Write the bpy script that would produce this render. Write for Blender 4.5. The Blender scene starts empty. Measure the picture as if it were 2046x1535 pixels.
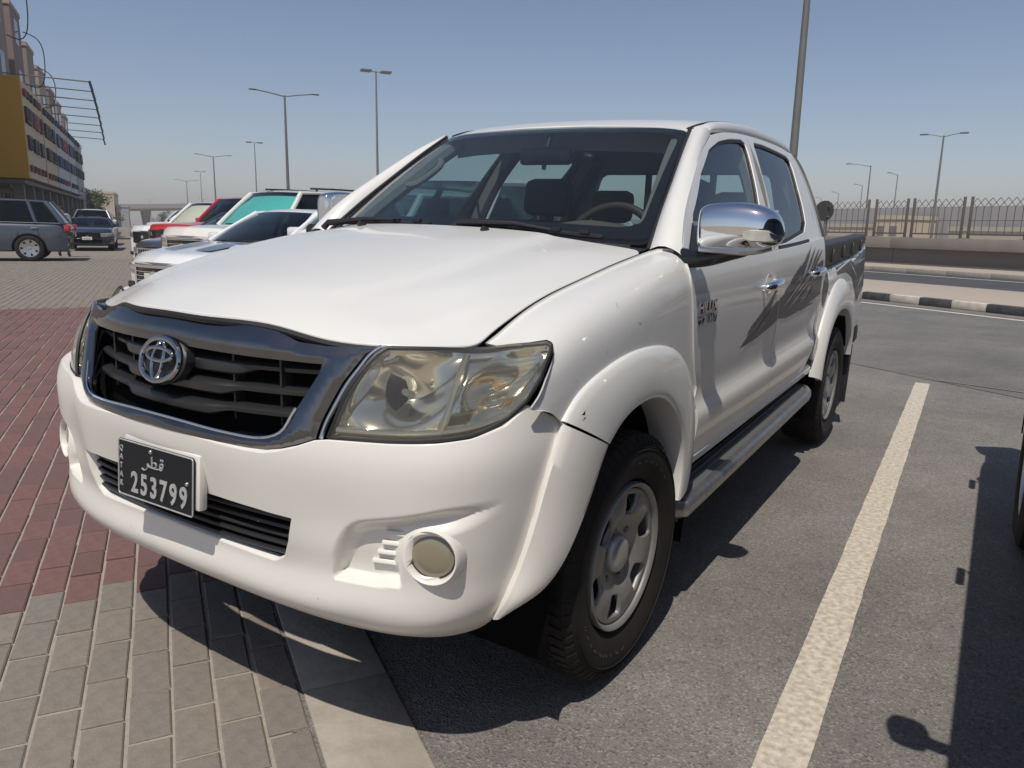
import bpy, bmesh, math, random
import numpy as np
from mathutils import Vector, Matrix, Euler
from mathutils.geometry import delaunay_2d_cdt
random.seed(7); np.random.seed(7)
SC = bpy.context.scene
COL = SC.collection
R = math.radians
# ---------------------------------------------------------------- camera
cam_d = bpy.data.cameras.new('camera'); cam = bpy.data.objects.new('camera', cam_d); COL.objects.link(cam)
yaw, pitch, roll = -.5622, .2029, .0193
fw = Vector((math.sin(yaw) * math.cos(pitch), math.cos(yaw) * math.cos(pitch), -math.sin(pitch)))
rt0 = Vector((math.cos(yaw), -math.sin(yaw), 0)); up0 = rt0.cross(fw)
rt = rt0 * math.cos(roll) + up0 * math.sin(roll); up = up0 * math.cos(roll) - rt0 * math.sin(roll)
cam.matrix_world = Matrix(((rt.x, up.x, -fw.x, 1.6958), (rt.y, up.y, -fw.y, -1.0147), (rt.z, up.z, -fw.z, 1.2874), (0, 0, 0, 1)))
cam_d.sensor_fit = 'HORIZONTAL'; cam_d.sensor_width = 36; cam_d.lens = 26.743
cam_d.clip_start = .05; cam_d.clip_end = 6000
SC.camera = cam
# ---------------------------------------------------------------- sky and sun
SUN = Vector((.184, -.66, 1.31)).normalized()
EL = math.asin(SUN.z); AZ = math.atan2(SUN.x, SUN.y)
w = bpy.data.worlds.new('World'); SC.world = w; w.use_nodes = True
nt = w.node_tree; sky = nt.nodes.new('ShaderNodeTexSky'); sky.sky_type = 'NISHITA'; sky.sun_disc = False
sky.sun_elevation = EL; sky.sun_rotation = AZ; sky.altitude = 10; sky.air_density = 1.0; sky.dust_density = .65; sky.ozone_density = 1.0
bg = nt.nodes['Background']; bg.inputs['Strength'].default_value = .10
tcw = nt.nodes.new('ShaderNodeTexCoord'); sx = nt.nodes.new('ShaderNodeSeparateXYZ'); nt.links.new(tcw.outputs['Generated'], sx.inputs[0])
om = nt.nodes.new('ShaderNodeMath'); om.operation = 'SUBTRACT'; om.use_clamp = True; om.inputs[0].default_value = 1.0; nt.links.new(sx.outputs['Z'], om.inputs[1])
pw = nt.nodes.new('ShaderNodeMath'); pw.operation = 'POWER'; pw.inputs[1].default_value = 7.0; nt.links.new(om.outputs[0], pw.inputs[0])
vl = nt.nodes.new('ShaderNodeVectorMath'); vl.operation = 'SCALE'; vl.inputs[0].default_value = (.30, .25, .85); nt.links.new(pw.outputs[0], vl.inputs['Scale'])   # dust veil towards the horizon
sc = nt.nodes.new('ShaderNodeVectorMath'); sc.operation = 'MULTIPLY_ADD'; sc.inputs[1].default_value = (.93, .875, .88)
nt.links.new(sky.outputs[0], sc.inputs[0]); nt.links.new(vl.outputs[0], sc.inputs[2]); nt.links.new(sc.outputs[0], bg.inputs['Color'])
sl = bpy.data.lights.new('sun', 'SUN'); sl.energy = 3.7; sl.angle = R(.53); sl.color = (1, .94, .855)
so = bpy.data.objects.new('sun', sl); COL.objects.link(so); so.rotation_euler = SUN.to_track_quat('Z', 'Y').to_euler(); so.location = (0, -20, 40)
SC.view_settings.view_transform = 'Standard'; SC.view_settings.look = 'None'; SC.view_settings.exposure = 0; SC.view_settings.gamma = 1
SC.cycles.max_bounces = 8; SC.cycles.transparent_max_bounces = 16; SC.cycles.transmission_bounces = 6; SC.cycles.use_denoising = True
# ---------------------------------------------------------------- numeric helpers
class Spl:
    """natural cubic spline through data y at knots k (C2)"""
    def __init__(s, k, y):
        s.k = np.asarray(k, float); s.y = np.asarray(y, float)
        if s.y.ndim == 1: s.y = s.y[:, None]
        n = len(s.k); h = np.diff(s.k)
        A = np.zeros((n, n)); b = np.zeros((n, s.y.shape[1]))
        A[0, 0] = A[-1, -1] = 1
        for i in range(1, n - 1):
            A[i, i - 1] = h[i - 1]; A[i, i] = 2 * (h[i - 1] + h[i]); A[i, i + 1] = h[i]
            b[i] = 6 * ((s.y[i + 1] - s.y[i]) / h[i] - (s.y[i] - s.y[i - 1]) / h[i - 1])
        s.m = np.linalg.solve(A, b)
    def __call__(s, t):
        t = np.atleast_1d(np.asarray(t, float))
        tc = np.clip(t, s.k[0], s.k[-1])
        i = np.clip(np.searchsorted(s.k, tc) - 1, 0, len(s.k) - 2)
        h = (s.k[i + 1] - s.k[i])[:, None]; a = (s.k[i + 1] - tc)[:, None]; c = (tc - s.k[i])[:, None]
        y0, y1, m0, m1 = s.y[i], s.y[i + 1], s.m[i], s.m[i + 1]
        r = m0 * a**3 / (6 * h) + m1 * c**3 / (6 * h) + (y0 / h - m0 * h / 6) * a + (y1 / h - m1 * h / 6) * c
        # linear extrapolation
        d0 = (y1 - y0) / h - h * (2 * m0 + m1) / 6; d1 = (y1 - y0) / h + h * (m0 + 2 * m1) / 6
        lo = (t < s.k[0])[:, None]; hi = (t > s.k[-1])[:, None]
        return r + np.where(lo, d0 * (t - tc)[:, None], 0) + np.where(hi, d1 * (t - tc)[:, None], 0)
def chord(P):
    P = np.asarray(P, float)
    return np.concatenate([[0], np.cumsum(np.linalg.norm(np.diff(P, axis=0), axis=1))])
def curve(P, n):
    """n points on a smooth curve through P"""
    P = np.asarray(P, float); k = chord(P)
    if len(P) == 2: return P[0] + np.linspace(0, 1, n)[:, None] * (P[1] - P[0])
    return Spl(k, P)(np.linspace(0, k[-1], n))
class Net:
    """tensor spline surface through a grid of points P[i][j]; parameters in metres"""
    def __init__(s, P, u=None, v=None):
        s.P = np.asarray(P, float)
        s.u = np.asarray(u, float) if u is not None else np.mean([chord(s.P[:, j]) for j in range(s.P.shape[1])], 0)
        s.v = np.asarray(v, float) if v is not None else np.mean([chord(s.P[i]) for i in range(s.P.shape[0])], 0)
        s.Su = Spl(s.u, np.eye(len(s.u))); s.Sv = Spl(s.v, np.eye(len(s.v)))
    def __call__(s, uv):
        uv = np.atleast_2d(uv)
        return np.einsum('ni,nj,ijd->nd', s.Su(uv[:, 0]), s.Sv(uv[:, 1]), s.P)
def normals(fn, uv, e=1e-3):
    uv = np.atleast_2d(np.asarray(uv, float))
    du = fn(uv + [e, 0]) - fn(uv - [e, 0]); dv = fn(uv + [0, e]) - fn(uv - [0, e])
    n = np.cross(du, dv); return n / (np.linalg.norm(n, axis=1, keepdims=True) + 1e-12)
def inside(poly, pts):
    poly = np.asarray(poly, float); pts = np.asarray(pts, float)
    x, y = pts[:, 0], pts[:, 1]; r = np.zeros(len(pts), bool)
    x0, y0 = poly[-1]
    for x1, y1 in poly:
        c = ((y0 > y) != (y1 > y))
        with np.errstate(divide='ignore', invalid='ignore'):
            r ^= c & (x < (x1 - x0) * (y - y0) / (y1 - y0 + 1e-30) + x0)
        x0, y0 = x1, y1
    return r
def polydist(poly, pts, closed=True):
    poly = np.asarray(poly, float); pts = np.asarray(pts, float)
    d = np.full(len(pts), 1e9); n = len(poly)
    for i in range(n if closed else n - 1):
        a = poly[i]; b = poly[(i + 1) % n]; ab = b - a; L = ab @ ab + 1e-20
        t = np.clip(((pts - a) @ ab) / L, 0, 1)
        d = np.minimum(d, np.linalg.norm(pts - a - t[:, None] * ab, axis=1))
    return d
def dense(poly, h, closed=True):
    poly = [np.asarray(q, float) for q in poly]; out = []
    n = len(poly)
    for i in range(n if closed else n - 1):
        a, b = poly[i], poly[(i + 1) % n]; k = max(1, int(np.ceil(np.linalg.norm(b - a) / h)))
        out += [a + (b - a) * j / k for j in range(k)]
    if not closed: out.append(poly[-1])
    return np.array(out)
def rounded(poly, r, k=5):
    """polygon with its corners rounded by radius-like length r (number or list)"""
    poly = [np.asarray(q, float) for q in poly]; out = []; n = len(poly)
    for i in range(n):
        p0, p1, p2 = poly[i - 1], poly[i], poly[(i + 1) % n]
        ri = r[i] if hasattr(r, '__len__') else r
        if ri <= 0: out.append(p1); continue
        a = p1 + (p0 - p1) * min(.48, ri / (np.linalg.norm(p0 - p1) + 1e-9)); b = p1 + (p2 - p1) * min(.48, ri / (np.linalg.norm(p2 - p1) + 1e-9))
        for j in range(k + 1):
            t = j / k; out.append((1 - t)**2 * a + 2 * t * (1 - t) * p1 + t * t * b)
    return np.array(out)
def sstep(a, b, x):
    t = np.clip((x - a) / (b - a), 0, 1); return t * t * (3 - 2 * t)
# ---------------------------------------------------------------- the pickup's surfaces (left half, x > 0; y runs to the tail, z up)
# front bumper: rows by height, columns from the centre line round to the wheel arch
g_bz = [.345, .375, .42, .455, .51, .57, .63, .72, .80, .865]
g_bx = [
 [(0,.165),(.2,.166),(.32,.168),(.43,.176),(.54,.198),(.64,.235),(.715,.295),(.755,.385),(.775,.480),(.785,.56)],
 [(0,.118),(.2,.120),(.32,.124),(.44,.136),(.56,.160),(.670,.202),(.742,.272),(.785,.370),(.805,.475),(.815,.56)],
 [(0,.072),(.2,.076),(.33,.082),(.46,.100),(.585,.132),(.70,.180),(.770,.250),(.812,.355),(.832,.470),(.842,.56)],
 [(0,.066),(.2,.070),(.33,.077),(.46,.096),(.59,.128),(.71,.180),(.784,.252),(.825,.355),(.846,.470),(.856,.56)],
 [(0,.075),(.2,.078),(.34,.085),(.46,.104),(.59,.136),(.715,.186),(.792,.258),(.835,.360),(.855,.470),(.866,.56)],
 [(0,.058),(.2,.063),(.34,.072),(.46,.098),(.60,.134),(.722,.186),(.800,.260),(.842,.360),(.863,.470),(.873,.56)],
 [(0,.048),(.2,.053),(.35,.064),(.46,.094),(.60,.132),(.728,.184),(.806,.260),(.848,.360),(.868,.470),(.878,.56)],
 [(0,.032),(.2,.038),(.35,.052),(.46,.084),(.60,.126),(.730,.180),(.808,.256),(.851,.358),(.871,.470),(.880,.56)],
 [(0,.026),(.2,.033),(.35,.050),(.46,.084),(.60,.130),(.728,.184),(.804,.258),(.848,.358),(.870,.470),(.880,.56)],
 [(0,.040),(.2,.047),(.35,.066),(.46,.104),(.60,.152),(.715,.206),(.790,.278),(.836,.370),(.862,.472),(.876,.56)]]
BUMP0 = Net([[(r[i][0], r[i][1], z) for r, z in zip(g_bx, g_bz)] for i in range(10)],
            v=g_bz)
# grille plane
def GR(x, z): return .020 + (z - .78) * .27 + .10 * np.maximum(z - .95, 0) + .38 * x * x + .25 * np.maximum(np.abs(x) - .36, 0)**2
# hood: rows along y, columns across
g_hood = [
 # front edge
 [(0,.090,1.068),(.15,.098,1.066),(.30,.152,1.055),(.42,.192,1.030),(.545,.246,1.023),(.63,.315,1.022),(.70,.395,1.021)],
 [(0,.13,1.083),(.15,.138,1.081),(.30,.185,1.071),(.42,.226,1.053),(.545,.281,1.042),(.632,.350,1.036),(.702,.430,1.040)],
 [(0,.22,1.112),(.15,.23,1.110),(.30,.27,1.101),(.43,.31,1.085),(.55,.36,1.070),(.637,.43,1.076),(.706,.50,1.067)],
 [(0,.42,1.156),(.16,.43,1.154),(.32,.46,1.146),(.44,.49,1.133),(.56,.53,1.129),(.645,.59,1.124),(.712,.64,1.112)],
 [(0,.68,1.205),(.17,.69,1.203),(.34,.71,1.195),(.46,.73,1.184),(.57,.76,1.179),(.655,.80,1.167),(.722,.83,1.153)],
 [(0,.93,1.243),(.18,.94,1.241),(.36,.95,1.234),(.48,.97,1.223),(.585,.99,1.217),(.665,1.02,1.205),(.730,1.04,1.192)],
 [(0,1.13,1.268),(.19,1.135,1.266),(.37,1.15,1.259),(.49,1.17,1.250),(.595,1.19,1.238),(.672,1.21,1.229),(.735,1.225,1.220)]]
HOOD = Net([[g_hood[r][c] for r in range(7)] for c in range(7)])
# front wing: u along y, v from the hood cut down
def g_wing(y, ct, w, sh=1.):
    (xc, zc) = ct
    return [(xc,y,zc),(xc+(w-xc)*.42,y,zc-.006*sh),(xc+(w-xc)*.72,y,zc-.030*sh),(xc+(w-xc)*.90,y,zc-.075*sh),(w-.004,y,zc-.145*sh),(w,y,.87),(w+.002,y,.76),(w-.002,y,.62),(w-.008,y,.46)]
g_wy = [.34,.42,.52,.66,.82,.98,1.14,1.30,1.46]
g_wc = [(.694,.998),(.700,1.022),(.706,1.064),(.712,1.108),(.721,1.142),(.728,1.172),(.734,1.198),(.742,1.222),(.755,1.244)]
g_ww = [.846,.862,.872,.879,.882,.881,.877,.872,.870]
WING = Net([g_wing(y, c, w, s) for y, c, w, s in zip(g_wy, g_wc, g_ww, [.62,.7,.8,.92,1,1,1.02,1.05,1.05])], u=g_wy)
# cab and doors below the belt: u along y, v up
g_dz = [.47,.52,.585,.645,.675,.705,.735,.80,.90,1.00,1.09,1.15,1.19,1.22]
g_dx = [.850,.866,.878,.8845,.8825,.8705,.8630,.8655,.8715,.8735,.869,.861,.851,.842]
g_dy = [1.15,1.5,1.9,2.3,2.7,3.1,3.5]
g_dk = [-.004,.0,.002,.003,.002,.000,-.004]
DOOR = Net([[(x + k, y, z + .022 * (y - 1.45) * (1 + 1.1 * max(0, z - .75))) for x, z in zip(g_dx, g_dz)] for y, k in zip(g_dy, g_dk)], u=g_dy, v=g_dz)
def beltz(y): return 1.183 + .0300 * (y - 1.42) + .028 * np.maximum(y - 2.5, 0)**2
# greenhouse side: from belt to roof rail
g_gy = [1.30,1.60,1.95,2.30,2.65,3.0,3.3,3.55]
g_gt = [(.690,1.480),(.672,1.575),(.640,1.660),(.623,1.702),(.616,1.722),(.614,1.729),(.613,1.726),(.612,1.714)]
def g_gsec(y, t):
    xb, zb = .840 - .006 * max(0, y - 2.8), beltz(y)
    xt, zt = t
    q = [0,.25,.5,.75,.92,1.0]
    bow = [0,.010,.015,.012,.003,-.006]
    return [(xb + (xt - xb) * a + b, y, zb + (zt - zb) * a) for a, b in zip(q, bow)]
GREEN = Net([g_gsec(y, t) for y, t in zip(g_gy, g_gt)], u=g_gy, v=[0,.14,.28,.42,.515,.56])
# windscreen: u across, v up
g_wsb = [(0,1.165,1.258),(.25,1.180,1.256),(.48,1.235,1.250),(.62,1.290,1.246),(.70,1.345,1.243)]
g_wst = [(0,1.915,1.690),(.22,1.918,1.688),(.41,1.928,1.682),(.52,1.940,1.674),(.580,1.955,1.665)]
WS = Net([[tuple(np.array(b) * (1 - t) + np.array(e) * t + np.array([0, -.03 * t * (1 - t) , .05 * t * (1 - t)])) for t in (0,.25,.5,.75,1)] for b, e in zip(g_wsb, g_wst)],
         u=[0,.24,.45,.58,.66], v=[0,.21,.42,.63,.84])
# roof: u across, v along y
g_ry = [1.91,2.02,2.25,2.6,3.0,3.3,3.45,3.53]
g_rc = [1.692,1.722,1.750,1.772,1.780,1.772,1.760,1.742]
g_re = [(.575,1.664),(.585,1.690),(.597,1.725),(.600,1.752),(.598,1.760),(.596,1.754),(.592,1.742),(.586,1.722)]
def g_rsec(y, c, e):
    yo = .045 * max(0, 1 - (y - 1.91) / .35)
    yb = -.06 * max(0, (y - 3.3) / .23)
    xs = [0,.35,.65,.87,1.0]; f = [0,.075,.28,.58,1.0]
    return [(e[0] * a, y + yo * a**2 + yb * a**2, c + (e[1] - c) * b) for a, b in zip(xs, f)]
ROOF = Net([[g_rsec(y, c, e)[i] for y, c, e in zip(g_ry, g_rc, g_re)] for i in range(5)], u=[0,.21,.39,.52,.60], v=g_ry)
# load-bed side: u along y, v up
g_by = [3.48,3.7,4.0,4.4,4.8,5.0,5.08,5.12]
def g_bsec(y):
    top = 1.085 + .062 * (y - 3.5) + .05 * sstep(4.75, 5.1, np.array(y)).item()
    b = -.012 * max(0, (y - 4.6) / .5)**2 - (.035 if y > 5.1 else .010 if y > 5.05 else 0)
    zs = [.55,.66,.74,.85,.95,1.02]
    return [(x + b, y, z) for x, z in zip([.842,.862,.866,.868,.866,.860], zs)] + [(.850 + b, y, top - .045), (.838 + b, y, top - .012), (.820 + b, y, top)]
BED = Net([g_bsec(y) for y in g_by], u=g_by)
# headlamp lens: u from the grille outwards, v up
LENS = Net([
 [(.492,.115,.824),(.506,.126,.87),(.523,.148,.93),(.545,.184,.985),(.562,.218,1.019)],
 [(.598,.156,.824),(.614,.170,.87),(.627,.196,.93),(.633,.242,.985),(.634,.290,1.017)],
 [(.699,.216,.828),(.713,.234,.875),(.718,.264,.935),(.711,.316,.985),(.700,.374,1.014)],
 [(.780,.300,.845),(.787,.318,.89),(.790,.346,.945),(.785,.392,.995),(.773,.432,1.023)],
 [(.830,.378,.885),(.836,.390,.92),(.839,.410,.965),(.838,.436,1.005),(.833,.459,1.030)],
 [(.857,.430,.925),(.861,.440,.95),(.863,.452,.985),(.862,.467,1.015),(.860,.480,1.036)]])
# ---------------------------------------------------------------- scene helpers
def tag(o, label=None, cat=None, group=None, kind=None):
    if label: o['label'] = label
    if cat: o['category'] = cat
    if group: o['group'] = group
    if kind: o['kind'] = kind
    return o
def empty(name, loc=(0, 0, 0), rz=0):
    o = bpy.data.objects.new(name, None); COL.objects.link(o); o.location = loc; o.rotation_euler = (0, 0, rz); o.empty_display_size = .2
    return o
def link(name, me, parent=None, loc=None, rot=None):
    o = bpy.data.objects.new(name, me); COL.objects.link(o)
    if parent is not None: o.parent = parent
    if loc is not None: o.location = loc
    if rot is not None: o.rotation_euler = rot
    return o
def mesh(name, V, F, mat, smooth=True, sharp=38, mi=None):
    me = bpy.data.meshes.new(name)
    me.from_pydata([tuple(map(float, v)) for v in V], [], [tuple(int(i) for i in f) for f in F])
    for m in (mat if isinstance(mat, (list, tuple)) else [mat]): me.materials.append(m)
    if mi is not None: me.polygons.foreach_set('material_index', np.asarray(mi, 'i'))
    if smooth:
        me.polygons.foreach_set('use_smooth', [True] * len(me.polygons))
        if sharp is not None and sharp < 180: me.set_sharp_from_angle(angle=R(sharp))
    N = getattr(V, 'N', None)
    if N is not None and len(N) == len(me.vertices):
        k = np.zeros(3); a = 0.
        for q in list(me.polygons)[:60]: a += float(np.dot(q.normal, N[q.vertices[0]]))
        me.normals_split_custom_set_from_vertices([tuple(q) for q in (N if a > 0 else -N)])
    me.update(); return me
def mobj(name, V, F, mat, parent=None, smooth=True, sharp=38, mi=None, **k):
    return tag(link(name, mesh(name, V, F, mat, smooth, sharp, mi), parent), **k)
class VA(np.ndarray):
    """vertex array that carries its exact surface normals"""
def va(V, N): V = np.asarray(V, float).view(VA); V.N = N; return V
def mir(V, F):
    N = getattr(V, 'N', None); W_ = np.asarray(V) * [-1, 1, 1]
    return (va(W_, N * [-1, 1, 1]) if N is not None else W_), [tuple(reversed(f)) for f in F]
class MB:
    """collects simple solids into one mesh"""
    def __init__(s): s.V = []; s.F = []; s.M = []; s.m = 0
    def add(s, V, F):
        n = len(s.V); s.V += [tuple(map(float, v)) for v in V]; s.F += [tuple(int(i) + n for i in f) for f in F]; s.M += [s.m] * len(F); return s
    def box(s, c, d, M=None, taper=1., bev=0.):
        hx, hy, hz = d[0] / 2, d[1] / 2, d[2] / 2
        if bev > 0:
            b = min(bev, hx * .9, hy * .9, hz * .9)
            bm = bmesh.new(); bmesh.ops.create_cube(bm, size=1)
            for v in bm.verts: v.co = Vector((v.co.x * 2 * hx, v.co.y * 2 * hy, v.co.z * 2 * hz))
            bmesh.ops.bevel(bm, geom=list(bm.edges), offset=b, segments=2, affect='EDGES', profile=.5)
            bm.verts.index_update(); V = np.array([v.co[:] for v in bm.verts]); F = [[v.index for v in f.verts] for f in bm.faces]; bm.free()
        else:
            V = np.array([(x, y, z) for z in (-hz, hz) for y in (-hy, hy) for x in (-hx, hx)])
            F = [(0, 2, 3, 1), (4, 5, 7, 6), (0, 1, 5, 4), (1, 3, 7, 5), (3, 2, 6, 7), (2, 0, 4, 6)]
        if taper != 1.: k = np.where(V[:, 2] > 0, taper, 1.); V[:, 0] *= k; V[:, 1] *= k
        if M is not None: V = V @ np.array(M.to_3x3()).T
        return s.add(V + np.array(c), F)
    def tube(s, P, r, n=10, cap=True, flat=None):
        P = np.asarray(P, float); m = len(P); r = np.full(m, r) if np.isscalar(r) else np.asarray(r)
        T = np.gradient(P, axis=0); T /= np.linalg.norm(T, axis=1, keepdims=True) + 1e-12
        a = np.array([0, 0, 1.]) if abs(T[0][2]) < .9 else np.array([1., 0, 0]); V = []
        for i in range(m):
            a = a - T[i] * (a @ T[i]); a /= np.linalg.norm(a) + 1e-12; b = np.cross(T[i], a)
            for k in range(n):
                t = 2 * math.pi * k / n; V.append(P[i] + r[i] * (math.cos(t) * a * (flat or 1) + math.sin(t) * b))
        F = [(i * n + k, i * n + (k + 1) % n, (i + 1) * n + (k + 1) % n, (i + 1) * n + k) for i in range(m - 1) for k in range(n)]
        if cap: F += [tuple(range(n))[::-1], tuple(range((m - 1) * n, m * n))]
        return s.add(V, F)
    def lathe(s, prof, n=48, axis='x', c=(0, 0, 0), closed=False):
        V = []; m = len(prof)
        for k in range(n):
            t = 2 * math.pi * k / n; ct, st = math.cos(t), math.sin(t)
            for a, r in prof:
                V.append({'x': (a, r * ct, r * st), 'y': (r * st, a, r * ct), 'z': (r * ct, r * st, a)}[axis])
        F = []
        for k in range(n):
            for i in range(m if closed else m - 1):
                F.append((k * m + i, k * m + (i + 1) % m, ((k + 1) % n) * m + (i + 1) % m, ((k + 1) % n) * m + i))
        return s.add(np.array(V) + np.array(c), F)
    def prism(s, poly, z0, z1, M=None):
        n = len(poly); V = [(x, y, z0) for x, y in poly] + [(x, y, z1) for x, y in poly]
        F = [tuple(range(n))[::-1], tuple(range(n, 2 * n))] + [(i, (i + 1) % n, n + (i + 1) % n, n + i) for i in range(n)]
        V = np.array(V, float)
        if M is not None: V = np.array([(M @ Vector(v))[:] for v in V])
        return s.add(V, F)
    def grid(s, G, flip=False):
        G = np.asarray(G, float); a, b = G.shape[:2]
        F = [(i * b + j, (i + 1) * b + j, (i + 1) * b + j + 1, i * b + j + 1) for i in range(a - 1) for j in range(b - 1)]
        if flip: F = [f[::-1] for f in F]
        return s.add(G.reshape(-1, 3), F)
    def build(s, name, mat, parent=None, smooth=True, sharp=38, **k):
        return mobj(name, s.V, s.F, mat, parent, smooth, sharp, s.M if isinstance(mat, (list, tuple)) else None, **k)
    def mirror(s): s.V, s.F = mir(s.V, s.F); s.V = [tuple(v) for v in s.V]; return s
def patch(fn, outer, holes=(), h=.02, rim=.012, lip=.0025, flip=False, fine=()):
    """trim a surface fn(uv) to an outline with holes; the rims turn inwards"""
    loops = [dense(outer, h)] + [dense(q, h) for q in holes]
    lo, hi = loops[0].min(0), loops[0].max(0)
    gx, gy = np.meshgrid(np.arange(lo[0] + h * .5, hi[0], h), np.arange(lo[1] + h * .5, hi[1], h)); pts = np.stack([gx.ravel(), gy.ravel()], 1)
    for a0, a1, c0, c1, hf in fine:
        pts = pts[~((pts[:, 0] > a0) & (pts[:, 0] < a1) & (pts[:, 1] > c0) & (pts[:, 1] < c1))]
        gx, gy = np.meshgrid(np.arange(a0, a1, hf), np.arange(c0, c1, hf)); pts = np.concatenate([pts, np.stack([gx.ravel(), gy.ravel()], 1)])
    ok = inside(loops[0], pts)
    for q in loops[1:]: ok &= ~inside(q, pts)
    pts = pts[ok]
    for q in loops:
        if len(pts): pts = pts[polydist(q, pts) > .45 * h]
    allp = np.concatenate(loops + [pts]); edges = []; n = 0
    for q in loops: edges += [(n + i, n + (i + 1) % len(q)) for i in range(len(q))]; n += len(q)
    vo, eo, fo, ov, oe, of = delaunay_2d_cdt([Vector(q) for q in allp], edges, [], 0, 1e-7)
    uv = np.array([v[:] for v in vo]); F = np.array([f[:3] for f in fo]); c = uv[F].mean(1)
    ok = inside(loops[0], c)
    for q in loops[1:]: ok &= ~inside(q, c)
    F = F[ok]; a, b, d = uv[F[:, 0]], uv[F[:, 1]], uv[F[:, 2]]
    ccw = ((b - a)[:, 0] * (d - a)[:, 1] - (b - a)[:, 1] * (d - a)[:, 0]) > 0
    F = [tuple(f) if k else tuple(f[::-1]) for f, k in zip(F, ccw)]
    V = fn(uv); N = normals(fn, uv)
    V = [v for v in V]; NN = [q for q in N]
    if rim:
        edge = {}
        for f in F:
            for i in range(3):
                e = (f[i], f[(i + 1) % 3]); edge[e] = 1
        bd = [e for e in edge if (e[1], e[0]) not in edge]
        idx = sorted({i for e in bd for i in e}); n1 = {}; n2 = {}
        out = {i: np.zeros(3) for i in idx}
        for i, j in bd:
            t = V[j] - V[i]; o = np.cross(t, N[i]); o /= np.linalg.norm(o) + 1e-12; out[i] = out[i] + o; out[j] = out[j] + o
        for i in idx:
            o = out[i] / (np.linalg.norm(out[i]) + 1e-12)
            n1[i] = len(V); V.append(V[i] + o * lip - N[i] * lip * 1.1); n2[i] = len(V); V.append(V[i] + o * lip - N[i] * rim); NN.append(o * .8 + N[i] * .6); NN.append(o)
        for i, j in bd: F += [(j, i, n1[i], n1[j]), (n1[j], n1[i], n2[i], n2[j])]
    if flip: F = [f[::-1] for f in F]
    return va(np.array(V), np.array(NN)), F
def pobj(name, fn, outer, mat, parent, holes=(), h=.02, rim=.012, flip=False, both=False, lip=.0025, sharp=50, **k):
    V, F = patch(fn, outer, holes, h, rim, lip, flip)
    o = mobj(name, V, F, mat, parent, sharp=sharp, **k)
    if both:
        V2, F2 = mir(V, F); return o, mobj(name, V2, F2, mat, both if both is not True else parent, sharp=sharp, **k)
    return o
def yz(fn, y, z, v0, v1):
    """surface parameter v of fn at station y where its height is z"""
    lo, hi = v0, v1; s = fn((y, hi))[0][2] > fn((y, lo))[0][2]
    for _ in range(40):
        m = (lo + hi) / 2
        if (fn((y, m))[0][2] < z) == s: lo = m
        else: hi = m
    return (lo + hi) / 2
def textmesh(body, size, depth=.002, res=2, bold=0., align='CENTER'):
    cu = bpy.data.curves.new('txt', 'FONT'); cu.body = body; cu.size = size; cu.extrude = depth; cu.offset = bold; cu.resolution_u = res; cu.align_x = align; cu.align_y = 'CENTER'
    o = bpy.data.objects.new('txt', cu); COL.objects.link(o); bpy.context.view_layer.update()
    me = bpy.data.meshes.new_from_object(o.evaluated_get(bpy.context.evaluated_depsgraph_get()))
    V = np.array([v.co[:] for v in me.vertices]).reshape(-1, 3); F = [tuple(q.vertices) for q in me.polygons]
    bpy.data.objects.remove(o); bpy.data.curves.remove(cu); bpy.data.meshes.remove(me); return V, F
def skin(name, joints, edges, parent, mat, sub=2, root=0):
    me = bpy.data.meshes.new(name); me.from_pydata([j[:3] for j in joints], edges, []); o = link(name, me, parent)
    o.modifiers.new('skin', 'SKIN'); sv = me.skin_vertices[0].data
    for i, j in enumerate(joints): sv[i].radius = (j[3], j[4] if len(j) > 4 else j[3]); sv[i].use_root = (i == root)
    sd = o.modifiers.new('sub', 'SUBSURF'); sd.levels = sd.render_levels = sub
    bpy.context.view_layer.update()
    me2 = bpy.data.meshes.new_from_object(o.evaluated_get(bpy.context.evaluated_depsgraph_get())); o.modifiers.clear(); o.data = me2
    me2.materials.clear(); me2.materials.append(mat)
    me2.polygons.foreach_set('use_smooth', [True] * len(me2.polygons)); return o
def clone(o, parent=None):
    c = o.copy(); COL.objects.link(c)
    if parent is not None: c.parent = parent
    for ch in o.children: clone(ch, c)
    return c
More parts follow.
